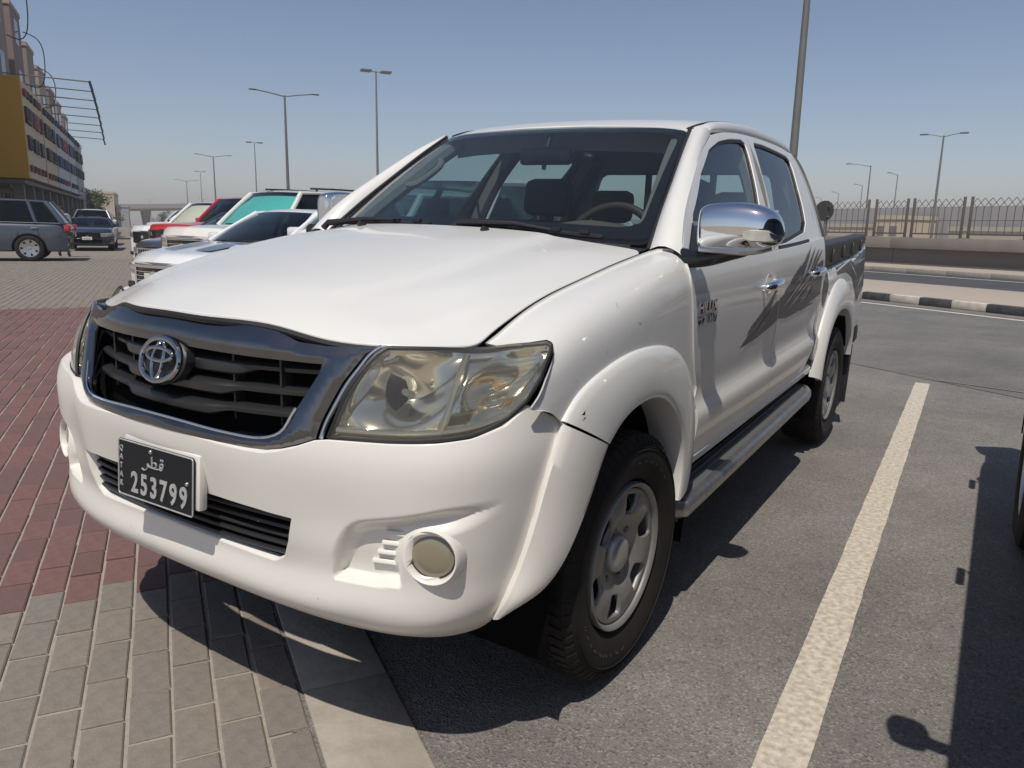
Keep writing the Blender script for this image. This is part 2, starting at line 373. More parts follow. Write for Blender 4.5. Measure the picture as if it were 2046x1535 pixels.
# ---------------------------------------------------------------- materials
def mat(name, col, rough=.5, metal=0., coat=0., coat_r=.05, spec=.5, noise=None, bump=None, **kw):
    m = bpy.data.materials.new(name); m.use_nodes = True; n = m.node_tree; b = n.nodes['Principled BSDF']
    b.inputs['Base Color'].default_value = (*col, 1); b.inputs['Roughness'].default_value = rough; b.inputs['Metallic'].default_value = metal
    b.inputs['Coat Weight'].default_value = coat; b.inputs['Coat Roughness'].default_value = coat_r; b.inputs['Specular IOR Level'].default_value = spec
    for k, v in kw.items(): b.inputs[k].default_value = v
    tc = None
    if noise or bump:
        tc = n.nodes.new('ShaderNodeTexCoord')
    if noise:  # (scale, amount, colour2[, detail])
        t = n.nodes.new('ShaderNodeTexNoise'); t.inputs['Scale'].default_value = noise[0]; t.inputs['Detail'].default_value = noise[3] if len(noise) > 3 else 5
        n.links.new(tc.outputs['Object'], t.inputs['Vector'])
        rp = n.nodes.new('ShaderNodeMapRange'); rp.inputs['From Min'].default_value = .35; rp.inputs['From Max'].default_value = .68; rp.inputs['To Max'].default_value = noise[1]
        mx = n.nodes.new('ShaderNodeMix'); mx.data_type = 'RGBA'
        n.links.new(t.outputs['Fac'], rp.inputs['Value']); n.links.new(rp.outputs[0], mx.inputs['Factor'])
        mx.inputs['A'].default_value = (*col, 1); mx.inputs['B'].default_value = (*noise[2], 1); n.links.new(mx.outputs['Result'], b.inputs['Base Color'])
    if bump:  # (scale, strength, distance)
        t = n.nodes.new('ShaderNodeTexNoise'); t.inputs['Scale'].default_value = bump[0]; t.inputs['Detail'].default_value = 4
        n.links.new(tc.outputs['Object'], t.inputs['Vector'])
        bp = n.nodes.new('ShaderNodeBump'); bp.inputs['Strength'].default_value = bump[1]; bp.inputs['Distance'].default_value = bump[2]
        n.links.new(t.outputs['Fac'], bp.inputs['Height']); n.links.new(bp.outputs[0], b.inputs['Normal'])
    return m
def glass(name, tint, trans=.9, rough=0., ior=1.45, dirt=0.):
    """thin sheet glass: tinted see-through with mirror reflection and a little dust"""
    m = bpy.data.materials.new(name); m.use_nodes = True; n = m.node_tree; n.nodes.remove(n.nodes['Principled BSDF']); out = n.nodes['Material Output']
    tr = n.nodes.new('ShaderNodeBsdfTransparent'); tr.inputs[0].default_value = (*[c * trans for c in tint], 1)
    gl = n.nodes.new('ShaderNodeBsdfGlossy'); gl.inputs['Roughness'].default_value = rough; gl.inputs['Color'].default_value = (1, 1, 1, 1)
    fr = n.nodes.new('ShaderNodeFresnel'); ge = n.nodes.new('ShaderNodeNewGeometry'); mi_ = n.nodes.new('ShaderNodeMapRange'); mi_.inputs['To Min'].default_value = ior; mi_.inputs['To Max'].default_value = 1 / ior
    n.links.new(ge.outputs['Backfacing'], mi_.inputs['Value']); n.links.new(mi_.outputs[0], fr.inputs['IOR'])   # a thin pane mirrors alike from both sides
    mx = n.nodes.new('ShaderNodeMixShader'); n.links.new(fr.outputs[0], mx.inputs[0]); n.links.new(tr.outputs[0], mx.inputs[1]); n.links.new(gl.outputs[0], mx.inputs[2])
    last = mx
    if dirt:
        df = n.nodes.new('ShaderNodeBsdfDiffuse'); df.inputs[0].default_value = (.45, .42, .36, 1)
        m2 = n.nodes.new('ShaderNodeMixShader'); m2.inputs[0].default_value = dirt
        n.links.new(mx.outputs[0], m2.inputs[1]); n.links.new(df.outputs[0], m2.inputs[2]); last = m2
    n.links.new(last.outputs[0], out.inputs[0]); return m
PAINT = mat('white paint', (.695, .685, .650), .38, coat=.6, coat_r=.05, noise=(2.3, .6, (.665, .645, .60), 8))
CREAM = mat('bumper paint', (.745, .715, .655), .40, coat=.45, coat_r=.12, noise=(3.1, .6, (.72, .685, .62)))
CHROME = mat('chrome', (.80, .81, .82), .06, 1.)
DCHROME = mat('smoked chrome', (.185, .19, .20), .06, 1., noise=(11, .4, (.13, .13, .135), 8))
BADGE = mat('badge chrome', (.40, .40, .42), .12, 1.)
SATIN = mat('satin metal', (.55, .55, .56), .32, 1.)
BLACK = mat('black plastic', (.018, .018, .02), .45, bump=(260, .12, .001))
GLOSSB = mat('gloss black', (.012, .012, .014), .16)
VOID = mat('gap shade black', (.004, .004, .0045), .95, spec=.05)  # near-black standing in for deep shade in gaps, recesses and underneath
RUBBER = mat('tyre rubber', (.013, .012, .012), .78, spec=.3, noise=(9, .7, (.030, .023, .020)), bump=(150, .15, .001))
STEELW = mat('steel rim paint', (.27, .265, .26), .45, .3, noise=(14, .7, (.185, .17, .155)))
SEAL = mat('rubber seal', (.014, .014, .015), .5)
WGLASS = glass('windscreen glass', (.78, .91, .91), .80, dirt=.012)
SGLASS = glass('side glass', (.74, .88, .87), .84, dirt=.012)
DGLASS = glass('dark tinted glass', (.16, .19, .21), .8)
LENSG = glass('headlamp plastic', (.97, .94, .83), .95, .02, 1.5, dirt=.085)
YELLOWED = mat('yellowed lens', (.36, .31, .17), .12, coat=1.)
FOGG = mat('fog lens', (.24, .21, .14), .14, coat=1., noise=(8, .5, (.19, .165, .11)))
REFL = mat('mirror glass', (.86, .86, .85), .03, 1.)
REFLL = mat('lamp reflector', (.74, .74, .72), .15, .95)
LAMPIN = mat('lamp inner satin', (.52, .51, .47), .22, .8)
AMBER = mat('indicator bulb', (.45, .33, .20), .2)
CABIN = mat('cabin plastic', (.055, .052, .050), .7)
CABIN2 = mat('cabin trim', (.20, .185, .165), .75)
FABRIC = mat('seat fabric', (.045, .043, .043), .95, bump=(220, .3, .002))
LEATHER = mat('steering leather', (.06, .035, .025), .45)
DECAL = mat('dark decal', (.028, .026, .025), .42, coat=.15, noise=(60, .6, (.085, .082, .08)))
DECAL2 = mat('grey decal', (.15, .145, .14), .4, coat=.2, noise=(70, .8, (.34, .335, .33)))
PLATE = mat('plate black', (.010, .011, .014), .5, spec=.25, bump=(90, .06, .002))
PLATEW = mat('plate silver', (.50, .50, .49), .38, .3, noise=(60, .6, (.33, .33, .33)))
LINER = mat('bed liner', (.035, .036, .038), .48)
# ================================================================ THE WHITE PICKUP
def symnet(N):
    P = np.concatenate([N.P[:0:-1] * [-1, 1, 1], N.P]); u = np.concatenate([-N.u[:0:-1], N.u]); return Net(P, u, N.v)
def arr(s): return [tuple(q) for q in s]
PK = tag(empty('pickup_truck', (0, 0, .0165)), 'white double-cab pickup truck with black Qatar number plate parked in the foreground bay', 'pickup truck')
PK.rotation_euler = (0, .019, 0)   # the road falls slightly to the driver's side
HOODF, ROOFF, WSF, BUMPF = symnet(HOOD), symnet(ROOF), symnet(WS), symnet(BUMP0)
# ---- hood
def hoodfn(uv):
    uv = np.atleast_2d(uv); P = HOODF(uv); a = np.abs(P[:, 0]); t = sstep(.05, .5, uv[:, 1])
    P[:, 2] += .007 * (1 - sstep(.40, .47, a + .10 * (1 - t))) * sstep(.0, .2, uv[:, 1]); return P
um, vm = HOOD.u[-1], HOOD.v[-1]
ho = [(-um, .0), (um, .0), (um, vm), (-um, vm)]
hood = pobj('hood', hoodfn, rounded([(-um + .006, .0), (um - .006, .0), (um - .006, vm), (-um + .006, vm)], [.03, .03, .05, .05]), PAINT, PK, h=.03, rim=.022, lip=.003)
b = MB(); b.tube([HOODF((u, .004))[0] + [0, .004, -.017] for u in np.linspace(-um + .02, um - .02, 60)], .011, 8); b.build('hood_lip_gap_shade', SEAL, PK)  # black filler tube painting the gap shade under the hood lip
for s in (1, -1):   # black ribbon standing in for the shade in the hood gap
    G = []
    for v in np.linspace(.0, vm - .01, 60):
        P = hoodfn((um - .006, v))[0]; G.append([P + [.0035, 0, -.0035], P + [.0045, 0, -.012], P + [.004, 0, -.032]])
    b = MB(); b.grid(np.array(G) * [s, 1, 1], s > 0); b.build('hood_gap_shade', VOID, PK)
# ---- front bumper with fog recesses
REC = rounded([(.512,.505),(.522,.580),(.560,.640),(.660,.664),(.760,.690),(.839,.699),(.908,.709),(.875,.690),(.82,.668),(.77,.648),(.70,.638),(.668,.60),(.660,.56),(.672,.510),(.606,.505)], [.012,.03,.035,.02,.02,.02,.004,.02,.02,.02,.02,.02,.02,.008,.01], 4)
def bumpfn(uv):
    uv = np.atleast_2d(np.asarray(uv, float)); P = BUMPF(uv); q = uv.copy(); q[:, 0] = np.abs(q[:, 0])
    near = (q[:, 0] > .47) & (q[:, 0] < .95) & (q[:, 1] > .46) & (q[:, 1] < .74)
    if near.any():
        k = np.where(near)[0]; qq = q[k]; ins = inside(REC, qq); d = polydist(REC, qq) * np.where(ins, 1, -1)
        wd = .010 + .014 * sstep(.515, .56, qq[:, 1])
        a = sstep(-wd * .6, wd * 1.3, d) * .038 * (1 - sstep(.70, .90, qq[:, 0]))
        n = normals(BUMPF, uv[k]); P[k] -= n * a[:, None] * .9
    return P
gb = [(0,.786),(.155,.784),(.225,.781),(.305,.779),(.350,.780),(.392,.788),(.440,.803),(.478,.819)]
tp = gb + [(.503,.823),(.629,.828),(.734,.835),(.807,.843),(.891,.863),(.958,.898)]
sd = [(1.066,.855),(1.026,.788),(1.001,.734),(.976,.662),(.955,.587),(.935,.518),(.92,.46),(.914,.384)]
half = [(0,.347),(.3,.347),(.6,.347),(.8,.347),(.895,.352)] + sd[::-1] + tp[::-1]
out = half + [(-a, b) for a, b in half[::-1]][1:-1]
it = [(0,.645),(.2,.645),(.308,.643),(.414,.634),(.402,.569),(.380,.525),(.350,.508),(.23,.511),(0,.514)]
hole = rounded([q for q in it] + [(-a, b) for a, b in it[::-1]][1:-1], .006, 2)
fogh = [np.array([(sg * (.722 + .056 * math.cos(t)), .586 + .056 * math.sin(t)) for t in np.linspace(0, 2 * math.pi, 33)[:-1]]) for sg in (1, -1)]
V, F = patch(bumpfn, np.array(out), [hole] + fogh, .014, .03, .004, True, fine=[(.49, .93, .485, .72, .0042), (-.93, -.49, .485, .72, .0042)])
bumper = mobj('front_bumper', V, F, CREAM, PK, sharp=50)
def bpos(u, v, off=0):
    uv = np.array([(u, v)], float); P = bumpfn(uv)[0]; n = normals(BUMPF, uv)[0]; n = n if n[1] < 0 else -n
    return P + n * off
# dark lower intake with its bars
b = MB()
xs = np.linspace(-.46, .46, 25)
b.grid([[(x, .115 + .16 * x * x, z) for x in xs] for z in (.46, .70)])
b.build('intake_backing', VOID, bumper)
for z in (.532, .553, .574, .595, .616):
    b = MB(); xx = np.linspace(-.42, .42, 29)
    b.tube([(x, .082 + .17 * x * x, z) for x in xx], .0075, 8, flat=.8); b.build('intake_bar', BLACK, bumper)
# fog lamps: ring, lens, vent slats (both sides)
for s in (1, -1):
    c = bpos(.722 * 1, .586, .0); n = normals(BUMPF, [(.722, .586)])[0]; n = n if n[1] < 0 else -n
    ax = np.array([.26, -.96, .06]); ax /= np.linalg.norm(ax)
    e1 = np.cross(ax, [0, 0, 1]); e1 /= np.linalg.norm(e1); e2 = np.cross(e1, ax)
    def ring(prof, n_=44, base=c):
        V = []; m = len(prof)
        for k in range(n_):
            t = 2 * math.pi * k / n_
            for a, r in prof: V.append(base + ax * a + r * (math.cos(t) * e1 + math.sin(t) * e2 * .96))
        F = [(k * m + i, k * m + i + 1, ((k + 1) % n_) * m + i + 1, ((k + 1) % n_) * m + i) for k in range(n_) for i in range(m - 1)]
        return np.array(V), F
    fc = c + np.array([.004, .004, -.002])
    V, F = ring([(-.075, .076), (-.03, .072), (-.006, .0675), (.001, .065), (.004, .0625), (.003, .060), (-.002, .0575), (-.012, .0555), (-.03, .054)], base=fc)
    if s < 0: V, F = mir(V, F)
    tube = mobj('fog_lamp_bezel', V, F, CREAM, bumper, sharp=60)
    V, F = ring([(-.016, .0545), (-.009, .046), (-.005, .030), (-.0035, .012), (-.0034, .0005)], base=fc)
    if s < 0: V, F = mir(V, F)
    mobj('fog_lamp', V, F, FOGG, bumper, sharp=80)
    V, F = ring([(-.024, .0550), (-.014, .0548), (-.012, .052), (-.02, .051)], base=fc)
    if s < 0: V, F = mir(V, F)
    mobj('fog_lamp_gasket', V, F, BLACK, bumper)
    for i, v in enumerate((.548, .572, .596, .620)):
        u0 = .592 + (v - .548) * .42; u1 = .672 + (v - .548) * .10
        a, d = (BUMPF((q, v))[0] + np.array([-.010, .032, 0]) for q in (u0, u1))
        b = MB(); mid = (a + d) / 2; L = np.linalg.norm(d - a); an = math.atan2(d[1] - a[1], d[0] - a[0])
        M = Matrix.Rotation(an, 3, 'Z') @ Matrix.Rotation(R(-28), 3, 'X')
        b.box(mid, (L, .020, .011), M, bev=.003); b.V = [tuple(q) for q in b.V]
        if s < 0: b.mirror()
        b.build('vent_slat', CREAM, bumper)
# ---- number plate
plx, ply, plz = .018, .020, .664
white = MB(); white.box((plx + .006, ply + .016, plz + .010), (.302, .024, .136), Matrix.Rotation(R(-4), 3, 'X'), bev=.006); white.build('plate_mount', CREAM, bumper)
pl = tag(empty('number_plate', (plx, ply - .006, plz), 0), 'black number plate with embossed silver digits 253799'); pl.parent = PK; pl.rotation_euler = (R(-4), R(0), R(1.5))
V, F = [], []
b = MB(); pw, ph = .146, .0725
b.prism(rounded([(-pw, -ph), (pw, -ph), (pw, ph), (-pw, ph)], .008), -.0012, .0012, Matrix.Rotation(R(90), 4, 'X')); b.build('plate_sheet', PLATE, pl)
b = MB(); fr = rounded([(-pw, -ph), (pw, -ph), (pw, ph), (-pw, ph)], .008)
b.tube([(x * .982, -.0018, z * .965) for x, z in np.vstack([fr, fr[:1]])], .0020, 6); b.build('plate_border', PLATEW, pl)
def onplate(txt, x, z, size, sx=1., name='plate_digit', rot=0., bold=.0):
    V, F = textmesh(txt, size, .0012, 3, bold)
    c, s_ = math.cos(rot), math.sin(rot); V = V * [sx, 1, 1]
    W_ = np.stack([x + V[:, 0] * c - V[:, 1] * s_, -.0022 - V[:, 2], z + V[:, 0] * s_ + V[:, 1] * c], 1)
    mobj(name, W_, F, PLATEW, pl, smooth=False)
for i, ch in enumerate('253799'): onplate(ch, -.078 + i * .0375, -.033, .073, .80, bold=.0016)
for i, ch in enumerate('QATAR'): onplate(ch, -.132, .048 - i * .0225, .020, .9, 'plate_letter')
# Arabic word drawn as strokes
def stroke(P, r=.0032):
    b = MB(); P = curve(P, 22) if len(P) > 2 else np.array(P, float)
    b.tube([(x, -.0022, z) for x, z in P], r, 6, flat=.55); return b
for P in ([(-.047,.012),(-.040,.009),(-.030,.012),(-.024,.020),(-.026,.028)], [(-.026,.026),(-.018,.021),(-.004,.020),(.010,.020),(.020,.022)],
          [(-.010,.021),(-.003,.033),(.006,.033),(.008,.025),(0,.021)], [(-.007,.022),(-.008,.034),(-.009,.047)],
          [(.020,.022),(.030,.021),(.034,.028),(.031,.036),(.024,.034),(.024,.027),(.032,.026)]): stroke(P).build('plate_letter', PLATEW, pl)
for q in ((.026,.045),(.033,.045)): MB().box((q[0], -.0025, q[1]), (.005, .002, .005)).build('plate_letter', PLATEW, pl)
for q in ((-.015, .058), (.122, .006)):
    b = MB(); b.lathe([(-.0045, .0005), (-.004, .004), (-.001, .006), (0, .006)], 12, 'y', (q[0], -.001, q[1])); b.build('plate_screw', SATIN, pl)
# ---- grille
GT = [(0,1.052),(.142,1.049),(.263,1.044),(.315,1.039),(.346,1.031),(.380,1.020),(.446,1.015),(.51,1.017),(.549,1.020)]
GS = [(.531,1.005),(.516,.977),(.498,.941),(.481,.895),(.469,.858),(.462,.820)]
GB = [(.43,.806),(.384,.791),(.344,.784),(.301,.782),(.219,.784),(.155,.787),(0,.790)]
gh = GT + GS + GB; gout = np.array(gh + [(-a, c) for a, c in gh[::-1]][1:-1])
HH = [(0,.985),(.102,.983),(.257,.980),(.371,.979),(.447,.978),(.446,.958),(.437,.937),(.426,.912),(.411,.881),(.401,.858),(.394,.839),(.383,.825),(.364,.815),(.329,.808),(.287,.808),(.213,.811),(.147,.815),(0,.819)]
ghole = np.array(HH + [(-a, c) for a, c in HH[::-1]][1:-1])
go2, gh2 = dense(gout, .02), dense(ghole, .02)
def grfn(uv):
    uv = np.atleast_2d(uv); d = np.minimum(polydist(go2, uv) * np.where(inside(go2, uv), 1, 0), polydist(gh2, uv) * np.where(inside(gh2, uv), 0, 1))
    y = GR(uv[:, 0], uv[:, 1]) - .013 * (1 - np.exp(-d / .016))
    return np.stack([uv[:, 0], y, uv[:, 1]], 1)
GRL = empty('grille'); GRL.parent = PK
V, F = patch(grfn, gout, [ghole], .0085, .035, .0015); mobj('grille_surround', V, F, DCHROME, GRL, sharp=60)
b = MB(); b.grid([[(x, GR(x, z) + .085, z) for x in np.linspace(-.52, .52, 21)] for z in (.77, .9, 1.03)], True); b.build('grille_backing', VOID, GRL)
for xr in (-.33, -.2, .2, .33): MB().box((xr, GR(xr, .9) + .06, .9), (.006, .03, .16)).build('grille_rib', BLACK, GRL)
def slat(xe, z0, dz, h0, h1, xk):
    xs = np.unique(np.concatenate([np.linspace(-xe, xe, 61), [xk, -xk]])); G = []
    for x in xs:
        a = sstep(xk - .03, xk + .035, abs(x)); hh = h0 + (h1 - h0) * a; zc = z0 + dz * x * x + .006 * a; y = GR(x, zc) + .026 + .012 * a
        G.append([(x, y + .05, zc + hh * .5 + .006), (x, y + .012, zc + hh * .5 + .003), (x, y + .003, zc + hh * .44), (x, y, zc + hh * .3), (x, y + .001, zc - hh * .3), (x, y + .006, zc - hh * .46), (x, y + .02, zc - hh * .5), (x, y + .05, zc - hh * .5)])
    b = MB(); b.grid(G, False); b.build('grille_slat', GRPL, GRL)
GRPL = mat('grille plastic', (.020, .0205, .022), .36, coat=.2, coat_r=.3)
slat(.462, .941, .03, .032, .015, .235); slat(.432, .891, .03, .029, .015, .200); slat(.412, .842, .03, .026, .015, .175)
b = MB(); hq = [q for q in HH if q[1] < .90]; P = [(x, GR(x, z) - .003, z) for x, z in hq]; P = P + [(-x, y, z) for x, y, z in P[::-1]][1:]; b.tube(curve(P, 70), .0032, 6); b.build('grille_edge_highlight', CHROME, GRL)  # bright tube added to draw the highlight along the opening's lower edge
# emblem
def emb(x, z, off): return (x, GR(x, z) + .003 - off, z)
EMBM = mat('emblem chrome', (.40, .41, .43), .12, 1.)
EMB = empty('emblem'); EMB.parent = GRL
b = MB(); N_ = 48; G = []
for k, (sc, o) in enumerate([(1.0, -.02), (1.0, .003), (.95, .007), (.9, .004), (.5, .001), (.02, .0)]): G.append([emb(.086 * sc * math.cos(t), .944 + .060 * sc * math.sin(t), o) for t in np.linspace(0, 2 * math.pi, N_ + 1)])
b.grid(G, True); b.build('emblem_base', BLACK, EMB)
def ell(a, c, z0, r0, r1, off, ph=0.):
    P = [];rr = []
    for t in np.linspace(0, 2 * math.pi, 57): P.append(emb(a * math.cos(t), z0 + c * math.sin(t), off)); rr.append(r0 + (r1 - r0) * abs(math.sin(t)))
    b = MB(); b.tube(P, rr, 8, cap=False); b.build('emblem_ring', EMBM, EMB)
ell(.073, .0495, .944, .0062, .0085, .012); ell(.049, .0150, .957, .0040, .0062, .015); ell(.0200, .0435, .944, .0052, .0040, .016)
# silver trim line between grille and lamp
for s in (1, -1):
    b = MB(); P = [(x + .012, GR(x, z) + .006, z) for x, z in [(.549,1.022)] + GS]; P = curve(P, 24) * [s, 1, 1]; b.tube(P, .0055, 8); b.build('grille_side_trim', SATIN, GRL)
# ---- headlamps
DARKM0 = mat('bulb metal', (.22, .21, .20), .35, .6)
LO = [(.006,.003),(.068,.004),(.132,.005),(.235,.006),(.306,.006),(.379,.012),(.415,.034),(.436,.085),(.442,.177),(.436,.206),(.417,.219),(.348,.216),(.256,.212),(.129,.213),(.012,.212),(.003,.191),(.004,.141),(.005,.092),(.006,.04)]
def refl(uv):
    uv = np.atleast_2d(uv); P = LENS(uv); n = normals(LENS, uv); n = np.where((n[:, 1] > 0)[:, None], -n, n)
    u, v = uv[:, 0], uv[:, 1]
    e = polydist(LO, uv); b1 = np.sqrt(((u - .118) / .125)**2 + ((v - .115) / .105)**2); b2 = np.sqrt(((u - .335) / .095)**2 + ((v - .115) / .105)**2)
    dep = .016 + .085 * np.clip(1 - b1**2, 0, 1)**1.6 + .060 * np.clip(1 - b2**2, 0, 1)**1.6
    dep *= sstep(-.002, .02, e) * .8 + .2
    return P - n * dep[:, None] + np.array([0, .012, 0])
for s in (1, -1):
    HL = empty('headlamp'); HL.parent = PK
    V, F = patch(LENS, np.array(LO), [], .014, .04, .002, False)
    # orientation: make normals face outwards
    if normals(LENS, [(.2, .1)])[0][1] > 0: F = [f[::-1] for f in F]
    if s < 0: V, F = mir(V, F)
    mobj('lens', V, F, LENSG, HL, sharp=60)
    V, F = patch(refl, np.array(LO) * .985 + np.array([.003, .0016]), [], .006, 0)
    if normals(LENS, [(.2, .1)])[0][1] > 0: F = [f[::-1] for f in F]
    Vr, Fr = (mir(V, F) if s < 0 else (V, F)); mobj('reflector', Vr, Fr, REFLL, HL, sharp=60)
    def lp(u, v, o):
        P = LENS((u, v))[0]; n = normals(LENS, [(u, v)])[0]; n = n if n[1] < 0 else -n; return P + n * o
    q = lp(.125, .118, -.062); tip = lp(.118, .112, -.02); b = MB()
    b.tube([q * [s, 1, 1], (q * .4 + tip * .6) * [s, 1, 1], tip * [s, 1, 1]], [.010, .008, .007], 14); b.build('bulb', DARKM0, HL)
    q = lp(.335, .13, -.055); b = MB(); b.tube([q * [s, 1, 1], (q + [0, -.03, 0]) * [s, 1, 1]], .011, 12); b.build('indicator_bulb', AMBER, HL)
    P = np.array([lp(u, v, -.010) for u, v in [(.212, .20), (.222, .165), (.229, .12), (.233, .07), (.236, .022)]]) * [s, 1, 1]; b = MB(); b.tube(curve(P, 16), .0085, 8); b.build('lamp_divider', LAMPIN, HL)
    P = np.array([lp(u, .020, -.010) for u in np.linspace(.015, .40, 24)]) * [s, 1, 1]; b = MB(); b.tube(P, .0075, 8); b.build('lamp_sill', LAMPIN, HL)
    for i in range(9):
        v = .055 + i * .015; P = np.array([lp(u, v + .02 * (u - .25), -.006) for u in np.linspace(.25, .405, 12)]) * [s, 1, 1]; b = MB(); b.tube(P, .0016, 5); b.build('lens_rib', LENSG, HL)
    lo = dense(LO, .012); P = np.array([lp(u, v, -.003) for u, v in np.vstack([lo, lo[:1]])]) * [s, 1, 1]; b = MB(); b.tube(P, .0055, 6, cap=False); b.build('lamp_gasket', SEAL, HL)
# black strip over the lamps, under the hood lip
for s in (1, -1):
    b = MB(); G = []
    for x, y in [(.535,.235),(.60,.285),(.66,.345),(.70,.395),(.735,.42)]: G.append([(x * s, y + .05, 1.00), (x * s, y + .012, 1.012), (x * s, y - .004, 1.006)])
    b.grid(G, s > 0); b.build('lamp_top_seal', BLACK, PK)
# ---- front wings
WO = [(.410,.009),(.46,.009),(.6,.009),(.8,.009),(1.0,.009),(1.235,.009),(1.290,.017),(1.322,.055),(1.306,.120),(1.298,.177),(1.316,.232),(1.338,.29),(1.360,.339),(1.388,.397),(1.408,.45),
      (1.385,.505),(1.320,.402),(1.215,.345),(1.064,.308),(.93,.282),(.816,.270),(.72,.269),(.652,.279),(.592,.308),(.54,.344),(.490,.389),(.371,.257),(.386,.234),(.428,.184),(.486,.139),(.496,.121),(.491,.107),(.441,.075),(.409,.036)]
pobj('front_wing', WING, WO, PAINT, PK, h=.022, rim=.008, flip=True, both=True)
# ---- wheel-arch flares: strips from the body line to the opening
def strip(body, arch, xb, xa, n=56, bulge=.012, inner=.80):
    B = curve([(xb(y, z), y, z) for y, z in body], n); A = curve([(xa(y, z), y, z) for y, z in arch], n)
    G = []
    for p_, q_ in zip(B, A):
        d = q_ - p_; row = [p_ - [.010, 0, 0], p_ + [.006, 0, 0] + d * .012, p_ + [.011, 0, 0] + d * .05]
        for t in (.2, .4, .6, .8, .92): row.append(p_ + d * t + np.array([.011 * (1 - t) + bulge * 4 * t * (1 - t), 0, 0]))
        row += [q_ + [0, 0, 0] - d * .0, q_ + d * .035 - [.006, 0, 0], q_ + d * .04 - [.022, 0, 0]]
        c = q_ + d * .03; row.append([inner, c[1], c[2]])
        G.append(row)
    return np.array(G)
wx = lambda y, z: WING((y, yz(WING, y, z, .0, .75)))[0][0]
body_u = [(.485,.8535),(.53,.892),(.648,.94),(.816,.969),(.94,.972),(1.064,.962),(1.225,.916),(1.332,.837),(1.399,.733),(1.432,.62),(1.437,.52),(1.42,.455)]
arch_u = [(.661,.7655),(.70,.792),(.775,.822),(.865,.836),(.94,.836),(1.02,.822),(1.115,.776),(1.185,.710),(1.228,.635),(1.243,.560),(1.240,.495),(1.228,.445)]
BF = np.array([[.867,.487,.850],[.868,.449,.788],[.865,.424,.734],[.859,.4,.662],[.849,.379,.587],[.836,.36,.518],[.822,.34,.46],[.790,.338,.400]])
AF = np.array([(.915,.6575,.7635),(.915,.619,.715),(.915,.585,.665),(.914,.548,.615),(.912,.498,.558),(.900,.440,.495),(.872,.388,.450),(.815,.350,.412)])
for s in (1, -1):
    G = strip(body_u, arch_u, wx, lambda y, z: .917, 60, .010)
    b = MB(); b.grid(G * [s, 1, 1], s > 0); b.build('front_arch_flare', PAINT, PK, sharp=42)
    B_, A_ = curve(BF, 40), curve(AF, 40); G = []
    for p_, q_ in zip(B_, A_):
        d = q_ - p_; o = np.array([.75, -.66, 0])
        row = [p_ - o * .012, p_ + o * .010 + d * .01, p_ + o * .017 + d * .05]
        for t in (.2, .4, .6, .8, .92): row.append(p_ + d * t + o * .017 * (1 - t) + np.array([.012, -.004, 0]) * 4 * t * (1 - t))
        row += [q_, q_ + d * .03 - [.006, 0, 0], q_ + d * .035 - [.022, 0, 0], [.70, q_[1] + .06, q_[2] + .02]]
        G.append(row)
    b = MB(); b.grid(np.array(G) * [s, 1, 1], s < 0); b.build('bumper_arch_flare', CREAM if s else PAINT, PK, sharp=42)
bx_ = lambda y, z: (BED((y, yz(BED, y, z, 0., .55)))[0][0] if y > 3.5 else .868)
body_r = [(3.415,.50),(3.445,.62),(3.475,.70),(3.56,.83),(3.68,.935),(3.84,1.000),(4.0,1.020),(4.2,1.000),(4.36,.935),(4.48,.83),(4.555,.69),(4.58,.52)]
arch_r = [(3.500,.47),(3.515,.57),(3.555,.66),(3.63,.745),(3.73,.805),(3.85,.840),(3.97,.848),(4.10,.838),(4.22,.80),(4.33,.73),(4.405,.63),(4.44,.50)]
for s in (1, -1):
    G = strip(body_r, arch_r, bx_, lambda y, z: .915, 60, .016); b = MB(); b.grid(G * [s, 1, 1], s > 0); b.build('rear_arch_flare', PAINT, PK, sharp=42)
# ---- doors
def gnet(uv): return GREEN(uv)
def dbelt(y): return yz(DOOR, y, beltz(y), 1.0, 1.30)
def dz(y, z): return (y, yz(DOOR, y, z, .47, 1.30))
fd = [dz(1.300,1.160), dz(1.296,1.134), dz(1.326,1.07), dz(1.350,.978), dz(1.376,.894), dz(1.410,.819), dz(1.434,.748), dz(1.448,.66), dz(1.452,.55), dz(1.46,.530)]
mdl = [(2.352,.535),(2.385,.60),(2.420,.69),(2.438,.76),(2.452,.87),(2.443,.98),(2.425,1.08),(2.408,1.16)]
fdo = fd + [dz(1.9,.53)] + [dz(*q) for q in mdl] + [(2.398, dbelt(2.398))] + [(y, dbelt(y)) for y in (2.2,1.9,1.6,1.40,1.325)]
rdo = [dz(y + .008, z) for y, z in mdl[::-1]][::-1]
rdo = [dz(3.06,.545), dz(3.20,.60), dz(3.30,.68), dz(3.372,.79), dz(3.388,.95), (3.392, dbelt(3.392))] + [(y, dbelt(y)) for y in (3.2,2.9,2.6,2.406)] + rdo[::-1]
WF = [(1.385,.015),(1.387,.068),(1.505,.244),(1.711,.395),(1.923,.479),(2.107,.508),(2.295,.522),(2.47,.526),(2.512,.510),(2.505,.475),(2.461,.380),(2.419,.290),(2.361,.180),(2.32,.075),(2.305,.015)]
FFO = [(1.325,.002),(1.335,.093),(1.415,.233),(1.594,.371),(1.806,.472),(2.039,.534),(2.25,.548),(2.592,.556),(2.50,.28),(2.398,.002)]
WR = [(2.505,.018),(2.536,.195),(2.575,.345),(2.640,.500),(2.680,.524),(2.834,.526),(3.117,.514),(3.29,.505),(3.325,.480),(3.31,.430),(3.243,.300),(3.211,.195),(3.17,.105),(3.08,.055),(2.671,.022)]
RFO = [(2.406,.002),(2.508,.28),(2.600,.556),(2.953,.560),(3.265,.556),(3.42,.545),(3.462,.50),(3.43,.30),(3.40,.12),(3.392,.002)]
